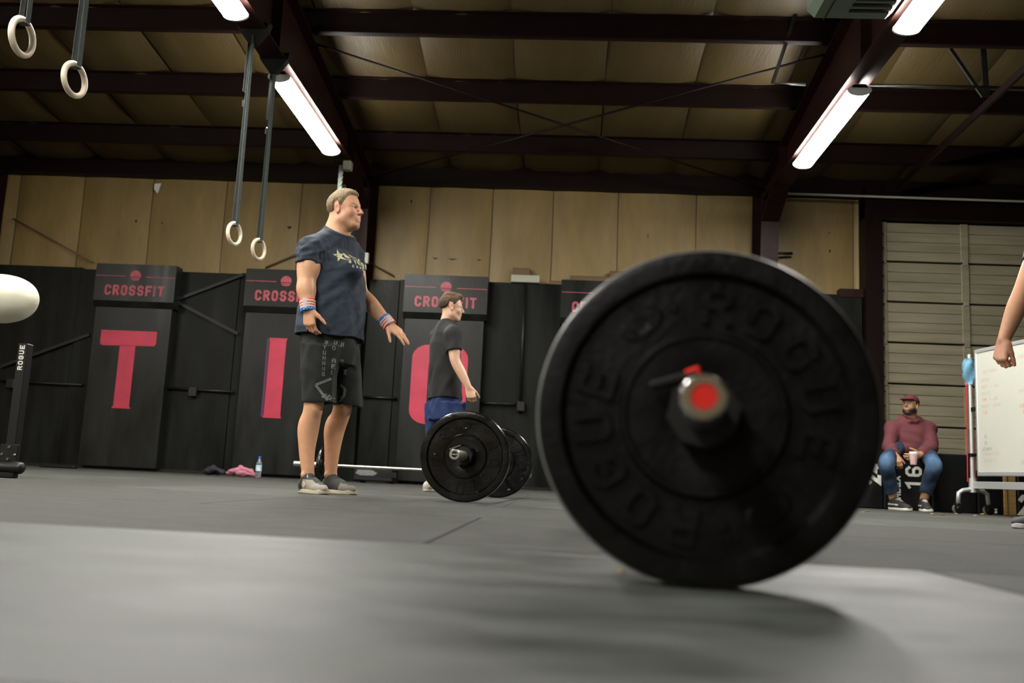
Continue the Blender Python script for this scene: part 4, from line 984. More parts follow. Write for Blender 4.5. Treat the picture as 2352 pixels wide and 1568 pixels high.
# ------------------------------------------------------------------ the athlete
def athlete():
    Y0 = 4.9; J = lambda x, y, dy=0.0: at(x, y, Y0+dy)
    base = J(757, 1131); base[2] = 0
    t = thing('person', base, 'man in navy t-shirt and black shorts with flag wrist wraps, standing in profile', 'person')
    TH = -38; f, r = fr(TH); Zv = V(0, 0, 1)
    hy = -17; ho = J(793, 483, -.01); hs = .935
    # joints
    shR, elR, wrR = J(714, 572, -.15), J(704, 651, -.19), J(707, 706, -.215)
    shL, elL, wrL = J(808, 582, .15), J(826, 671, .19), J(890, 742, .14)
    v = Vol(J(672, 1150, -.1)*V(1, 0, 0)+V(-.06, Y0-.42, -.005), V(J(965, 760, .3)[0]+.05, Y0+.42, 1.72), .0036)
    P, hf, hr, hu = head(v, ho, hy, 3, hs, 1.08, .0020)
    v.put(cone(P(-.025, 0, -.05), J(770, 556, 0), .056, .066), .025); v.put(cone(P(.0, 0, -.08), J(780, 552, -.02), .042, .040), .03)
    v.put(cone(P(-.05, 0, -.03), J(757, 548, .02), .038, .05), .03)
    # torso core under the shirt
    core = [(757, 800, .15, .115), (760, 720, .165, .12), (763, 650, .17, .12), (762, 605, .165, .105), (762, 575, .14, .09), (770, 552, .09, .07)]
    v.put(loft([(*J(x, y)[:2], J(x, y)[2], a, b) for x, y, a, b in core], f, r), .02)
    chain(v, [shR, (shR+elR)/2+V(-.002, 0, 0), elR, elR*.6+wrR*.4, wrR], [.062, .061, .047, .044, .031], .02)
    v.put(ell((shR*.45+elR*.55)+V(.012, -.005, 0), (.05, .045, .07)), .02); v.put(ell(elR*.78+wrR*.22+V(-.004, 0, 0), (.049, .044, .06)), .02)
    chain(v, [shL, (shL+elL)/2, elL, elL*.6+wrL*.4, wrL], [.060, .056, .048, .046, .030], .02)
    hand(v, wrR+V(.006, -.004, -.012), V(.16, -.04, -1), V(-.30, -1, -.1), V(1, -.35, 0), .90, (32, 38, 42, 46), (22, 18), .75, .05)
    hand(v, wrL+unit(wrL-elL)*.012, unit(V(.72, -.12, -.52)), V(.42, -.45, .85), V(-.25, -.75, -.55), .90, (10, 8, 12, 22), (12, 8), .62, .07)
    # legs
    R = [J(733, 800, -.09), J(727, 870, -.095), J(719, 938, -.10), J(709, 985, -.085), J(705, 1035, -.09), J(707, 1082, -.10), J(707, 1098, -.10)]
    Lg = [J(786, 800, .09), J(788, 870, .09), J(786, 938, .075), J(769, 987, .10), J(763, 1036, .095), J(760, 1082, .09), J(760, 1098, .09)]
    for q in (R, Lg):
        chain(v, q, [.075, .064, .050, .054, .042, .033, .031], .015)
        v.put(ell(q[2]+f*.024+V(0, 0, -.004), (.030, .032, .038)), .02); v.put(ell(q[3]-f*.014+V(0, 0, .005), (.044, .044, .085)), .02); v.put(ell(q[5]+r*.028+V(0, 0, -.02), (.013, .013, .015)), .012)
        v.put(ell(q[5]-r*.028+V(0, 0, -.015), (.013, .013, .015)), .012)
    for q, yw in ((R, -46), (Lg, -34)):   # feet inside the shoes
        ff_, _ = fr(yw); a = q[5]*V(1, 1, 0)+V(0, 0, .045); v.put(cone(a-ff_*.01, a+ff_*.11, .026, .018), .012)
    vv, fc = v.mesh()
    lip = (.50, .16, .12); sk = (.62, .325, .185); ruddy = (.62, .25, .16)
    parts = [(P(.07, q*.04, -.03), .05, ruddy, .55) for q in (-1, 1)]+[(P(.108, 0, -.03), .03, ruddy, .7)]+[(P(-.005, q*.08, -.005), .045, (.60, .20, .13), .7) for q in (-1, 1)]
    parts += [(P(.095, q*.008, -.066), .014, lip, .8) for q in (-1, 0, 1)]+[(P(.083, q*.031, .0), .0085, (.42, .38, .34), .8) for q in (-1, 1)]+[(P(.0825, q*.029, .0), .0075, (.02, .025, .03), 1.5) for q in (-1, 1)]
    parts += [(P(.080-.004*k, q*(.022+.009*k), .021), .010, (.20, .115, .06), .9) for q in (-1, 1) for k in (0, 1, 2)]
    parts += [(P(.05, q*.05, -.085), .04, (.42, .24, .16), .45) for q in (-1, 1)]+[(P(.07, 0, -.10), .04, (.42, .24, .16), .4)]+[(p_, .05, (.62, .30, .19), .5) for p_ in (wrR+V(0, 0, -.08), wrL+V(.1, 0, -.06))]
    mesh_obj('body', vv, fc, 'skin', t, skin_color(sk, parts), 2)
    line = [(-.13, -.068), (-.07, -.062), (-.042, -.045), (-.032, .024), (-.004, .028), (.003, -.014), (.016, -.012), (.024, .010), (.036, .034), (.046, .052), (.056, .068), (.072, .074), (.085, .072), (.12, .07)]
    def hc(vx):
        d = (vx-V(*ho))@hu/hs; d2 = (vx-V(*ho))@hf/hs; a = np.clip((d-.0)/.09, 0, 1)[:, None]; return V(.20, .135, .075)*(1-a)+V(.33, .24, .135)*a
    hair_mesh(t, ho, [hf, hr, hu], hs, line, hc, .0085, .0036, .0022, extra=[((.045, 0, .094), (.040, .05, .020)), ((.0, 0, .108), (.05, .05, .018))])
    # t-shirt
    s = Vol(V(J(672, 800)[0]-.05, Y0-.40, J(757, 790)[2]-.03), V(J(865, 600)[0]+.05, Y0+.40, J(757, 505)[2]+.02), .0042)
    sl = [(757, 786, .205, .152), (758, 762, .204, .150), (763, 720, .199, .146), (766, 650, .199, .142), (763, 608, .192, .126), (761, 578, .168, .104), (769, 552, .115, .092), (779, 534, .080, .082), (781, 515, .075, .078)]
    torso = loft([(*J(x, y)[:2], J(x, y)[2], a, b) for x, y, a, b in sl], f, r); s.put(torso, .01)
    s.put(cone(J(770, 545), shR+V(.01, 0, -.004), .062, .070), .04); s.put(cone(J(778, 545), shL+V(-.01, 0, -.004), .062, .066), .04)
    s.put(ell(J(800, 620, -.06), (.075, .07, .07)), .05); s.put(ell(J(745, 585, .10), (.09, .09, .09)), .05)
    cuffR = shR+(elR-shR)*.47
    s.put(flatcone(shR+V(0, 0, .0), cuffR, .074, .071), .03); s.put(flatcone(shL, shL+(elL-shL)*.48, .066, .062), .03)
    fo = folds(5, .0055, 55, 9, axis=(.5, 0, .8)); fo2 = folds(6, .0046, 130, 8, axis=(1, 0, .2)); hemz = J(757, 777)[2]
    nrm = unit(Zv+.50*f*1.0-.02*r); pn = J(757, 518, .03)*.5+J(802, 544, -.05)*.5
    dirS = unit(cuffR-shR)
    def ev(D, x, y, z):
        ts = np.clip(((x-shR[0])*dirS[0]+(y-shR[1])*dirS[1]+(z-shR[2])*dirS[2])/.2, -1, 1)
        near = np.exp(-((x-cuffR[0])**2+(y-cuffR[1])**2)/.010)*np.exp(-(z-(cuffR[2]+.05))**2/.006)
        D = D+fo(x, y, z)+fo2(x, y, z)*(.22+1.5*near)
        hem = hemz+.006*np.sin(x*21+y*13); D2 = np.maximum(D, hem-z)
        inner = np.maximum(D+.008, z-(hemz+.05)); D2 = np.maximum(D2, -inner)
        ne = (x-pn[0])*nrm[0]+(y-pn[1])*nrm[1]+(z-pn[2])*nrm[2]
        return np.maximum(D2, ne)
    s.every(ev); sv, sf = s.mesh()
    def sc(vx):
        c = np.tile(V(.020, .030, .048), (len(vx), 1)); ne = (vx-pn)@nrm; m = (ne > -.016) & (vx[:, 2] > pn[2]-.12)
        c[m] = V(.013, .016, .030); hm = np.abs(vx[:, 2]-(hemz+.022)) < .0022; c[hm] = V(.012, .018, .03)
        ts = (vx-cuffR)@dirS; nearc = (np.abs(ts+.022) < .0022) & (np.linalg.norm(vx-cuffR, axis=1) < .1); c[nearc] = V(.012, .018, .03); return c
    shirt = mesh_obj('shirt', sv, sf, 'cloth', t, sc)
    # chest print
    n = unit(f*.96+r*.16); ux = unit(np.cross(Zv, n)*1.0); ux = ux if ux[0] > 0 else -ux; o = J(788, 585, -.14); uy = Zv
    star = []
    pts = [(.038*(1 if i % 2 == 0 else .42)*math.cos(math.pi/2+.25+i*math.pi/5), .038*(1 if i % 2 == 0 else .42)*math.sin(math.pi/2+.25+i*math.pi/5)) for i in range(10)]
    for i in range(10): star.append(((0, 0), pts[i], ((pts[i][0]+pts[(i+1) % 10][0])/2, (pts[i][1]+pts[(i+1) % 10][1])/2), pts[(i+1) % 10]))
    decal(shirt, star, o, ux, uy, n, 'chest_star', 'gold', t)
    q, w_ = text_quads('NUCOR', .060, .042, .010, .2, .012, slant=-.12); decal(shirt, q, o+ux*.034-uy*.040, ux, uy, n, 'chest_lettering', 'gold', t)
    q, w_ = text_quads('CHALLENGE', .013, .010, .014, .2, .01); decal(shirt, q, o+ux*.050-uy*.062, ux, uy, n, 'chest_lettering', 'white', t)
    # shorts
    g = Vol(V(J(680, 900)[0]-.05, Y0-.34, J(757, 936)[2]-.03), V(J(845, 900)[0]+.05, Y0+.34, J(757, 765)[2]+.03), .0042)
    wst = [(757, 838, .150, .125), (757, 800, .175, .135), (758, 765, .17, .13)]
    g.put(loft([(*J(x, y)[:2], J(x, y)[2], a, b) for x, y, a, b in wst], f, r), .02)
    legR = [(733, 936, .086, .086), (732, 900, .088, .088), (733, 850, .100, .098), (739, 795, .10, .11)]; legL = [(798, 940, .078, .088), (797, 900, .080, .090), (790, 850, .092, .098), (778, 795, .10, .11)]
    g.put(loft([(*J(x, y, -.085)[:2], J(x, y, -.085)[2], a, b) for x, y, a, b in legR], f, r), .025); g.put(loft([(*J(x, y, .085)[:2], J(x, y, .085)[2], a, b) for x, y, a, b in legL], f, r), .025)
    fo3 = folds(9, .0065, 55, 9, axis=(.2, 0, 1)); hz = J(757, 929)[2]
    def ev2(D, x, y, z):
        D = D+fo3(x, y, z); D2 = np.maximum(D, hz+.004*np.sin(x*25)-z); return np.maximum(D2, -np.maximum(D+.008, z-(hz+.05)))
    g.every(ev2); gv, gf = g.mesh(); shorts = mesh_obj('shorts', gv, gf, 'cloth', t, lambda vx: np.tile(V(.0085, .0105, .0098), (len(vx), 1)))
    for txt, px, py, step, h in (('BYUHNNS', 744, 790, 12.2, 9.5), ('UO AEI', 762, 789, 14, 10), ('N VX', 775, 792, 20, 12)):
        for i, ch in enumerate(txt):
            if ch == ' ': continue
            q, w_ = text_quads(ch, h/435, 6.5/435, None, .2, .01); decal(shorts, q, J(px-i*.9, py+i*step, -.17), (1, 0, 0), Zv, (0, -1, 0), 'shorts_lettering', 'greyprint', t)
    hexa = [(726, 884), (758, 868), (775, 886), (772, 902), (752, 921), (742, 908)]
    ptsh = [J(x, y, -.17) for x, y in hexa]; o = ptsh[0]
    for pl in ([0, 1], [1, 2], [2, 3, 4], [0, 5], [5, 4]):
        q = stroke_quads([((ptsh[k]-o)[0], (ptsh[k]-o)[2]) for k in pl], .013, .012); decal(shorts, q, o, (1, 0, 0), Zv, (0, -1, 0), 'shorts_emblem', 'greyprint', t)
    for k in range(4):
        a = J(738+k*7, 912+k*2, -.17); q = stroke_quads([(0, 0), (.02, .02)], .010, .012); decal(shorts, q, a, (1, 0, 0), Zv, (0, -1, 0), 'shorts_emblem', 'greyprint', t)
    # wrist wraps
    for w_, e_, h_, blue_end in ((wrR, elR, wrR+V(.006, -.004, -.03), True), (wrL, elL, wrL+unit(wrL-elL)*.025, False)):
        d = unit(h_-e_) if blue_end else unit(wrL-elL); a, b = w_-d*.038, w_+d*.026
        k = Vol(np.minimum(a, b)-.07, np.maximum(a, b)+.07, .003); k.put(flatcone(a, b, .0425, .0395), .004)
        def evw(D, x, y, z, a=a, d=d): return np.maximum(D, -((x-a[0])*d[0]+(y-a[1])*d[1]+(z-a[2])*d[2]))
        k.every(evw); kv, kf = k.mesh(); sd = unit(np.cross(d, V(0, -1, 0)))
        def wc(vx, a=a, d=d, be=blue_end, sd=sd):
            tt = np.clip(((vx-a)@d)/.064, 0, 1); tt = tt if be else 1-tt
            c = np.tile(V(.66, .62, .58), (len(vx), 1)); st = ((tt < .10) | ((tt > .22) & (tt < .37)) | ((tt > .47) & (tt < .60))); c[st] = V(.60, .085, .045); c[tt > .70] = V(.025, .14, .42)
            sp = (tt > .70) & (np.sin(vx[:, 0]*330+vx[:, 1]*260)*np.sin(vx[:, 2]*300) > .72); c[sp] = V(.6, .65, .68)
            ctr = a+d*.03; lab = (np.abs((vx-ctr)@sd-(.004 if be else -.020)) < .0115) & (vx[:, 1] < ctr[1]) & (tt < .8); c[lab] = V(.50, .43, .46); return c
        mesh_obj('wrist_wrap', kv, kf, 'cloth', t, wc, relax=0)
    # tape over the left hand
    hb = wrL+unit(V(.72, -.12, -.52))*.055
    # shoes
    def upc(light):
        def mk(B, f_, r_, s_):
            def fn(vx):
                a = (vx-B)@f_/s_; z = (vx[:, 2]-B[2])/s_; b = (vx-B)@r_/s_; dark = V(.018, .020, .018); grey = V(.27, .24, .195) if light else V(.15, .135, .11)
                c = np.tile(dark, (len(vx), 1)); tongue = (np.abs(b) < .026) & (z > .058)
                m = (a > (.075 if light else .185)) & ~tongue & (z < .085 if light else z > -1); c[m] = grey; m2 = (a < .04) & (z > .06); c[m2] = V(.10, .095, .08)
                return c
            return fn
        return mk
    def slc(B, f_, r_, s_):
        def fn(vx):
            a = (vx-B)@f_/s_; c = np.tile(V(.46, .41, .30), (len(vx), 1)); c[(a < .055) & ((vx[:, 2]-B[2]) > .01)] = V(.09, .09, .075); return c
        return fn
    L = .25
    for q, yw, lt in ((R, -44, True), (Lg, -32, False)):
        ff_, rr_ = fr(yw); an = q[5]*V(1, 1, 0); g_ = shoe(t, an-ff_*.058*L/.30*1.0, yw, L, ('upper', 'sole'), upc(lt), slc, .003)
        g_['label'] = 'light grey training shoe with black laces' if lt else 'dark training shoe with ribbed grey toe'
        b0 = an-ff_*.058*L/.30; Ps = lambda a, b, c: b0+L/.3*(a*ff_+b*rr_+c*Zv)
        if lt:
            for tri in ([(.085, .075), (.115, .062), (.10, .058)], [(.082, .066), (.10, .045), (.098, .036)], [(.105, .055), (.118, .060), (.104, .036)]):
                MB().add([Ps(a, .0445+.0015, c) for a, c in tri], [(0, 1, 2)]).build('side_mark', 'white', g_)
            tr = Ps(.105, .018, .104); MB().prism([(-.007, -.010), (.007, -.008), (.0, .012)], tr+rr_*.008, ff_, Zv, rr_, .002).build('tongue_mark', 'white', g_)
    return t
athlete()

# ------------------------------------------------------------------ the boy
def boy():
    Y0 = 6.8; J = lambda x, y, dy=0.0: at(x, y, Y0+dy); K = 2109/Y0
    base = J(1015, 1128); base[2] = 0
    t = thing('person', base, 'boy in black t-shirt and navy shorts seen from behind, beside the middle barbell', 'person')
    f, r = fr(28); Zv = V(0, 0, 1); ho = J(1037, 706); hs = .84
    shR, elR, wrR = J(1040, 768, -.13), J(1046, 828, -.16), J(1077, 891, -.17); shL = J(1006, 772, .12); elL = J(1008, 835, .20); wrL = J(1030, 890, .22)
    v = Vol(V(J(970, 900)[0]-.08, Y0-.40, -.005), V(J(1105, 900)[0]+.08, Y0+.42, 1.50), .0048)
    P, hf, hr, hu = head(v, ho, 14, -3, hs, .92)
    v.put(cone(P(-.02, 0, -.05), J(1024, 752), .045, .055), .03)
    core = [(1024, 930, .105, .08), (1023, 850, .125, .095), (1022, 790, .13, .09), (1022, 765, .115, .075), (1025, 748, .07, .055)]
    v.put(loft([(*J(x, y)[:2], J(x, y)[2], a, b) for x, y, a, b in core], f, r), .02)
    chain(v, [shR, (shR+elR)/2, elR, elR*.55+wrR*.45, wrR], [.05, .045, .038, .036, .024], .015); chain(v, [shL, (shL+elL)/2, elL, elL*.55+wrL*.45, wrL], [.05, .045, .038, .036, .024], .015)
    hand(v, wrR, V(.32, -.1, -.9), V(.2, -1, .1), V(1, .2, .3), .82, (55, 60, 60, 60), (30, 30), .6, .04); hand(v, wrL, V(.3, .1, -.9), V(-.1, 1, 0), V(1, 0, 0), .82)
    R = [J(1040, 930, -.08), J(1042, 1000, -.08), J(1038, 1040, -.08), J(1036, 1070, -.07), J(1036, 1096, -.08), J(1036, 1112, -.08)]; Lg = [J(1006, 930, .08), J(1000, 1000, .08), J(995, 1040, .06), J(989, 1072, .06), J(988, 1098, .05), J(988, 1112, .05)]
    for q in (R, Lg): chain(v, q, [.040, .048, .042, .044, .030, .028], .015)
    vv, fc = v.mesh(); parts = [(P(-.005, q*.08, -.005), .04, (.60, .28, .20), .6) for q in (-1, 1)]+[(P(.095, 0, -.066), .018, (.5, .18, .15), .6)]+[(P(.083, q*.031, 0), .008, (.1, .08, .07), .8) for q in (-1, 1)]
    mesh_obj('body', vv, fc, 'skin', t, skin_color((.60, .36, .24), parts))
    line = [(-.13, -.055), (-.08, -.050), (-.050, -.030), (-.030, .028), (.0, .030), (.008, .005), (.022, .012), (.045, .045), (.07, .070), (.12, .075)]
    def hc(vx):
        d = (vx-V(*ho))@hu/hs; a = np.clip((d-.02)/.10, 0, 1)[:, None]; return V(.055, .032, .016)*(1-a)+V(.16, .09, .04)*a
    hair_mesh(t, ho, [hf, hr, hu], hs, line, hc, .010, .0045, .0035, extra=[((.05, 0, .10), (.05, .055, .035)), ((-.02, 0, .115), (.06, .06, .026))])
    s = Vol(V(J(965, 850)[0]-.05, Y0-.34, J(1020, 925)[2]-.03), V(J(1075, 850)[0]+.05, Y0+.34, J(1020, 730)[2]+.03), .005)
    sl = [(1022, 922, .150, .125), (1022, 880, .146, .120), (1021, 830, .142, .115), (1020, 790, .142, .108), (1021, 768, .130, .092), (1025, 750, .090, .078), (1027, 737, .062, .064)]
    s.put(loft([(*J(x, y)[:2], J(x, y)[2], a, b) for x, y, a, b in sl], f, r), .01)
    s.put(cone(J(1027, 750), shR, .05, .058), .035); s.put(cone(J(1025, 752), shL, .05, .050), .045)
    s.put(flatcone(shR, shR+(elR-shR)*.62, .060, .058), .03); s.put(flatcone(shL, shL+(elL-shL)*.62, .052, .052), .03)
    fo = folds(21, .0060, 50, 9, axis=(.3, 0, 1)); hz = J(1022, 916)[2]
    s.every(lambda D, x, y, z: np.maximum(np.maximum(D+fo(x, y, z), hz+.006*np.sin(x*20)-z), -np.maximum(D+fo(x, y, z)+.009, z-(hz+.05))))
    a, b = s.mesh(); mesh_obj('shirt', a, b, 'cloth', t, (.0095, .0095, .0100))
    g = Vol(V(J(965, 950)[0]-.05, Y0-.32, J(1020, 1040)[2]-.03), V(J(1080, 950)[0]+.05, Y0+.32, J(1020, 905)[2]+.03), .0052)
    g.put(loft([(*J(x, y)[:2], J(x, y)[2], a, b) for x, y, a, b in ((1023, 965, .142, .125), (1023, 900, .138, .115))], f, r), .02)
    for q, c in ((-.075, 1041), (.075, 1004)): g.put(loft([(*J(x, y, q)[:2], J(x, y, q)[2], a, b) for x, y, a, b in ((c+2, 1030, .090, .092), (c, 925, .085, .10))], f, r), .02)
    fo2 = folds(22, .0075, 50, 9, axis=(0, 0, 1)); g.every(lambda D, x, y, z: D+fo2(x, y, z)); a, b = g.mesh(); mesh_obj('shorts', a, b, 'cloth', t, (.008, .022, .095))
    for q, yw in ((R, 26), (Lg, 34)):
        ff_, _ = fr(yw); an = q[4]*V(1, 1, 0); shoe(t, an-ff_*.05, yw, .23, ('upper', 'sole'), (.45, .43, .36), (.5, .48, .40), .005, (.6, .6, .55))
boy()

# ------------------------------------------------------------------ the seated man
def sitter():
    Y0 = 9.5; J = lambda x, y, dy=0.0: at(x, y, Y0+dy); Zv = V(0, 0, 1)
    base = V(J(2092, 1050)[0], 9.1, 0)
    t = thing('person', base, 'man in maroon hoodie, maroon cap and jeans sitting on a black plyo box', 'person')
    f, r = fr(-92); ho = J(2091, 931, -.04); hs = .92; HY = -132
    hipc = J(2092, 1046, .12); hipc[2] = ztop+.075
    shR, elR, wrR = J(2050, 984, 0), J(2042, 1025, -.16), J(2054, 1044, -.46); shL, elL, wrL = J(2132, 985, 0), J(2140, 1028, -.16), J(2112, 1045, -.46)
    knR, knL = J(2036, 1064, -.62), J(2145, 1068, -.62); anR, anL = J(2052, 1148, -.50), J(2121, 1152, -.50)
    anR[2] = .10; anL[2] = .10
    v = Vol(V(J(2010, 1000, -.5)[0]-.1, Y0-.95, -.005), V(J(2160, 1000)[0]+.15, Y0+.35, J(2092, 890)[2]+.03), .0056)
    P, hf, hr, hu = head(v, ho, HY, 12, hs, 1.02)
    v.put(cone(P(-.02, 0, -.05), J(2092, 972), .055, .06), .03)
    v.put(loft([(*J(x, y)[:2], J(x, y)[2], a, b) for x, y, a, b in ((2092, 1044, .11, .07), (2091, 1010, .15, .10), (2091, 985, .16, .10), (2091, 968, .09, .06))], f, r), .03)
    for a, b, c in ((shR, elR, wrR), (shL, elL, wrL)): chain(v, [a, (a+b)/2, b, (b+c)/2, c], [.06, .052, .045, .042, .030], .02)
    hand(v, wrR, V(.18, -.55, -.8), V(-.25, -.75, .6), V(1, -.1, .1), .95, (35, 38, 40, 42), (15, 20), .5, .05)
    hand(v, wrL, V(-.85, -.35, -.25), V(.1, -.9, .4), V(-.1, -.35, 1), .95, (28, 30, 32, 34), (30, 25), .9, .05)
    for h_, k_, a_ in ((hipc+V(-.1, 0, .02), knR, anR), (hipc+V(.1, 0, .02), knL, anL)):
        chain(v, [h_, (h_+k_)/2, k_, k_*.6+a_*.4, a_], [.045, .05, .052, .050, .036], .02)
    vv, fc = v.mesh(); sk = (.42, .225, .125)
    beard = [(P(.07, q*.02, -.095), .036, (.012, .009, .008), 1.3) for q in (-1, 0, 1)]+[(P(.03, q*.058, -.07), .036, (.012, .009, .008), 1.3) for q in (-1, 1)]+[(P(.05, q*.045, -.082), .030, (.012, .009, .008), 1.3) for q in (-1, 1)]+[(P(.094, q*.012, -.051), .012, (.03, .02, .015), 1) for q in (-1, 0, 1)]
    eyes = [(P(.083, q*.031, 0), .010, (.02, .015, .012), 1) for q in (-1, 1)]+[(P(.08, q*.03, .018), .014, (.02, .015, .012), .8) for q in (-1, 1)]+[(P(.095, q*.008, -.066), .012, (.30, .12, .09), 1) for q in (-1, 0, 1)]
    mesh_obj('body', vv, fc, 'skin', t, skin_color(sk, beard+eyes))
    line = [(-.13, -.055), (-.08, -.05), (-.045, -.03), (-.03, .03), (.0, .03), (.008, -.03), (.025, -.03), (.04, .05), (.12, .08)]
    hair_mesh(t, ho, [hf, hr, hu], hs, line, (.012, .009, .008), .004, .005, .001)
    # cap
    c = Vol(V(*ho)-.2, V(*ho)+.22, .005); c.put(ell(P(-.010, 0, .040), (.106*hs, .086*hs, .086*hs), [hf, hr, hu]), .01)
    cut = P(0, 0, .036); c.every(lambda D, x, y, z: np.maximum(D, -((x-cut[0])*hu[0]+(y-cut[1])*hu[1]+(z-cut[2])*hu[2])))
    bu = unit(hu+hf*.18); bf = unit(hf-bu*np.dot(hf, bu)); c.put(ell(P(.105, 0, .038), (.072*hs, .074*hs, .009*hs), [bf, hr, bu]), .008); c.put(ell(P(-.01, 0, .124), (.008, .008, .005), [hf, hr, hu]), .004)
    a, b = c.mesh(); mesh_obj('cap', a, b, 'cloth', t, (.085, .012, .016))
    # hoodie
    s = Vol(V(J(2020, 1000)[0]-.15, Y0-.5, J(2092, 1058)[2]-.05), V(J(2165, 1000)[0]+.1, Y0+.36, J(2092, 935)[2]+.05), .0056)
    s.put(loft([(*J(x, y)[:2], J(x, y)[2], a, b) for x, y, a, b in ((2092, 1051, .185, .15), (2092, 1040, .20, .155), (2091, 1015, .205, .15), (2091, 990, .20, .13), (2091, 975, .15, .10), (2091, 962, .09, .08))], f, r), .01)
    s.put(cone(J(2080, 970), shR, .06, .078), .04); s.put(cone(J(2102, 970), shL, .06, .078), .04)
    for a, b, c_ in ((shR, elR, wrR), (shL, elL, wrL)): chain(s, [a, (a+b)/2, b, (b+c_)/2, b*.22+c_*.78], [.076, .072, .066, .060, .050], .03); s.put(flatcone((b+c_)/2, b*.12+c_*.88, .056, .045), .02)
    for k in range(10):   # hood ring
        a0, a1 = 2*math.pi*k/10, 2*math.pi*(k+1)/10; cN = J(2091, 967, .0)
        q = lambda a: cN+r*.085*math.cos(a)+f*.085*math.sin(a)+Zv*(.018-.030*math.sin(a)); s.put(cone(q(a0), q(a1), .028, .028), .01)
    s.put(ell(J(2091, 966, .10), (.10, .06, .06)), .03); s.put(ell(J(2092, 1030, -.13), (.10, .03, .05)), .02)
    s.put(cone(J(2091, 968), J(2091, 940), .055, .058), .006, 'cut')
    fo = folds(31, .007, 45, 9); s.every(lambda D, x, y, z: D+fo(x, y, z)); a, b = s.mesh(); hood = mesh_obj('hoodie', a, b, 'cloth', t, (.098, .019, .026))
    # jeans
    g = Vol(V(J(2010, 1060, -.6)[0]-.12, Y0-.95, .02), V(J(2165, 1060)[0]+.15, Y0+.28, J(2092, 1030)[2]+.16), .0058)
    g.put(ell(hipc+V(0, .02, .01), (.18, .15, .082)), .03)
    for h_, k_, a_ in ((hipc+V(-.1, 0, .025), knR, anR), (hipc+V(.1, 0, .025), knL, anL)):
        chain(g, [h_, (h_+k_)/2, k_+V(0, 0, .002), k_*.6+a_*.4, a_*.86+k_*.14], [.080, .074, .072, .066, .058], .03)
    fo = folds(33, .006, 60, 9); g.every(lambda D, x, y, z: np.maximum(D+fo(x, y, z), .16+.02*np.sin(x*30)-z)); a, b = g.mesh()
    def jc(vx):
        dk = np.minimum(np.linalg.norm(vx-(knR+V(0, -.03, .05)), axis=1), np.linalg.norm(vx-(knL+V(0, -.03, .05)), axis=1)); w = np.clip(1-dk/.16, 0, 1)[:, None]; return V(.008, .022, .050)*(1-w)+V(.06, .13, .24)*w
    mesh_obj('jeans', a, b, 'cloth', t, jc)
    def upc(B, f_, r_, s_):
        def fn(vx):
            a = (vx-B)@f_/s_; b = (vx-B)@r_/s_; z = (vx[:, 2]-B[2])/s_; c = np.tile(V(.010, .010, .009), (len(vx), 1))
            st = (np.abs(z-(.055+.10*(.09-a)*.4)) < .006) & (a > .02) & (a < .17); c[st] = V(.55, .54, .48); return c
        return fn
    for an, yw in ((anR, -72), (anL, -100)):
        ff_, _ = fr(yw); shoe(t, V(an[0], an[1], 0)-ff_*.05, yw, .30, ('upper', 'sole'), upc, (.60, .59, .52), .005, (.6, .6, .55))
    # cup held in the left hand
    cc = wrL+V(-.085, -.075, -.02); k = thing('coffee_cup', cc-V(0, 0, .075), 'pink paper coffee cup with white lid held by the seated man', 'cup')
    MB().lathe([(.0005, 0), (.028, 0), (.029, .004), (.038, .105), (.0005, .105)], cc-V(0, 0, .075), (0, 0, 1), 24).build('cup_body', 'cup', k, 40)
    MB().lathe([(.0395, .100), (.0405, .106), (.037, .112), (.034, .122), (.0005, .121)], cc-V(0, 0, .075), (0, 0, 1), 24).build('lid', 'white', k, 40)
sitter()

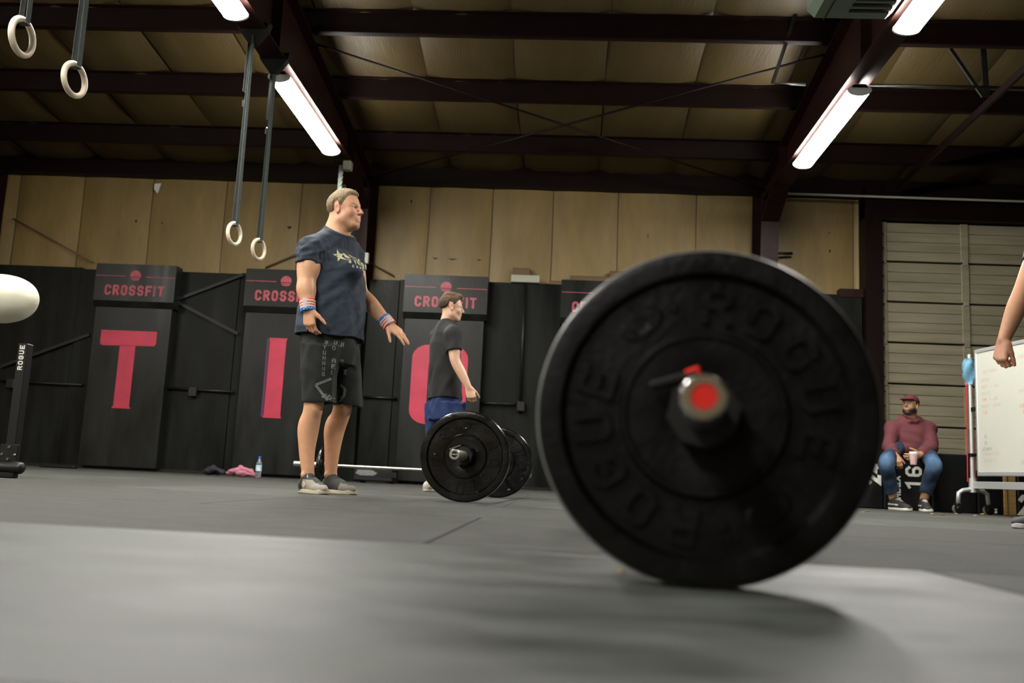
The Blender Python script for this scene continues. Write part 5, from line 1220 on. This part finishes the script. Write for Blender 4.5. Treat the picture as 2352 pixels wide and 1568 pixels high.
# ------------------------------------------------------------------ the person cut off by the right edge
def walker():
    Y0 = 4.95; J = lambda x, y, dy=0.0: at(x, y, Y0+dy); Zv = V(0, 0, 1)
    base = J(2450, 1212); base[2] = 0
    t = thing('person', base, 'person at the right edge with one bare arm and fist in the picture', 'person')
    f, r = fr(186); ho = J(2436, 462); hs = .93
    shL, elL, wrL = J(2398, 556, -.20), J(2349, 668, -.24), J(2306, 780, -.26); shR, elR, wrR = J(2475, 560, .20), J(2510, 680, .26), J(2480, 790, .22)
    v = Vol(V(J(2270, 800)[0]-.25, Y0-.48, -.005), V(J(2570, 800)[0]+.1, Y0+.45, 1.92), .0046)
    P, hf, hr, hu = head(v, ho, 186, 0, hs)
    v.put(cone(P(-.02, 0, -.05), J(2445, 520), .056, .066), .03)
    v.put(loft([(*J(x, y)[:2], J(x, y)[2], a, b) for x, y, a, b in ((2445, 800, .15, .115), (2440, 700, .155, .12), (2436, 610, .165, .12), (2440, 560, .15, .095), (2445, 530, .09, .07))], f, r), .02)
    chain(v, [shL, (shL+elL)/2, elL, elL*.6+wrL*.4, wrL], [.062, .055, .044, .046, .030], .015); chain(v, [shR, (shR+elR)/2, elR, elR*.6+wrR*.4, wrR], [.062, .055, .044, .046, .030], .015)
    hand(v, wrL+V(-.004, 0, -.01), V(-.22, -.05, -1), V(-.88, -.45, .1), V(.45, -.88, 0), 1.04, (66, 70, 70, 68), (50, 55), .3, .0)
    hand(v, wrR, V(0, 0, -1), V(0, 1, 0), V(-1, 0, 0), .98, (60, 60, 60, 60))
    R = [J(2455, 800, .09), J(2460, 890, .10), J(2470, 985, .10), J(2482, 1050, .10), J(2490, 1130, .10), J(2492, 1170, .10)]; Lg = [J(2440, 800, -.09), J(2425, 890, -.10), J(2415, 985, -.10), J(2412, 1060, -.10), J(2408, 1140, -.10), J(2407, 1180, -.10)]
    for q in (R, Lg): chain(v, q, [.08, .068, .052, .054, .036, .033], .015)
    vv, fc = v.mesh(); mesh_obj('body', vv, fc, 'skin', t, skin_color((.50, .25, .145), [(wrL+V(-.02, 0, -.06), .09, (.50, .20, .12), .6)]))
    line = [(-.13, -.055), (-.05, -.045), (-.03, .03), (.004, .03), (.02, .0), (.045, .05), (.07, .085), (.12, .08)]
    hair_mesh(t, ho, [hf, hr, hu], hs, line, (.03, .02, .012), .006, .006, .002)
    s = Vol(V(J(2310, 700)[0]-.2, Y0-.42, J(2445, 800)[2]-.05), V(J(2560, 700)[0]+.05, Y0+.40, J(2445, 515)[2]+.05), .006)
    s.put(loft([(*J(x, y)[:2], J(x, y)[2], a, b) for x, y, a, b in ((2445, 790, .19, .14), (2440, 700, .19, .14), (2436, 610, .195, .138), (2440, 565, .165, .105), (2446, 532, .075, .07))], f, r), .01)
    for a, b in ((shL, elL), (shR, elR)): s.put(cone(J(2445, 545), a, .06, .07), .04); s.put(flatcone(a, a+(b-a)*.46, .074, .067), .03)
    fo = folds(41, .005, 55, 8); s.every(lambda D, x, y, z: D+fo(x, y, z)); a, b = s.mesh(); mesh_obj('shirt', a, b, 'cloth', t, (.010, .016, .020))
    g = Vol(V(J(2370, 900)[0]-.08, Y0-.3, J(2440, 970)[2]-.03), V(J(2530, 900)[0]+.08, Y0+.3, J(2440, 770)[2]+.03), .0065)
    g.put(loft([(*J(x, y)[:2], J(x, y)[2], a, b) for x, y, a, b in ((2444, 850, .16, .13), (2445, 775, .17, .13))], f, r), .02)
    for q in (R, Lg): chain(g, [q[0], q[1], q[1]*.3+q[2]*.7], [.105, .092, .085], .03)
    a, b = g.mesh(); mesh_obj('shorts', a, b, 'cloth', t, (.010, .011, .012))
    for q, yw in ((R, 182), (Lg, 192)):
        ff_, _ = fr(yw); an = q[4]*V(1, 1, 0); shoe(t, an-ff_*.058, yw, .27, ('upper', 'sole'), (.03, .03, .035), (.45, .45, .43), .005)
walker()
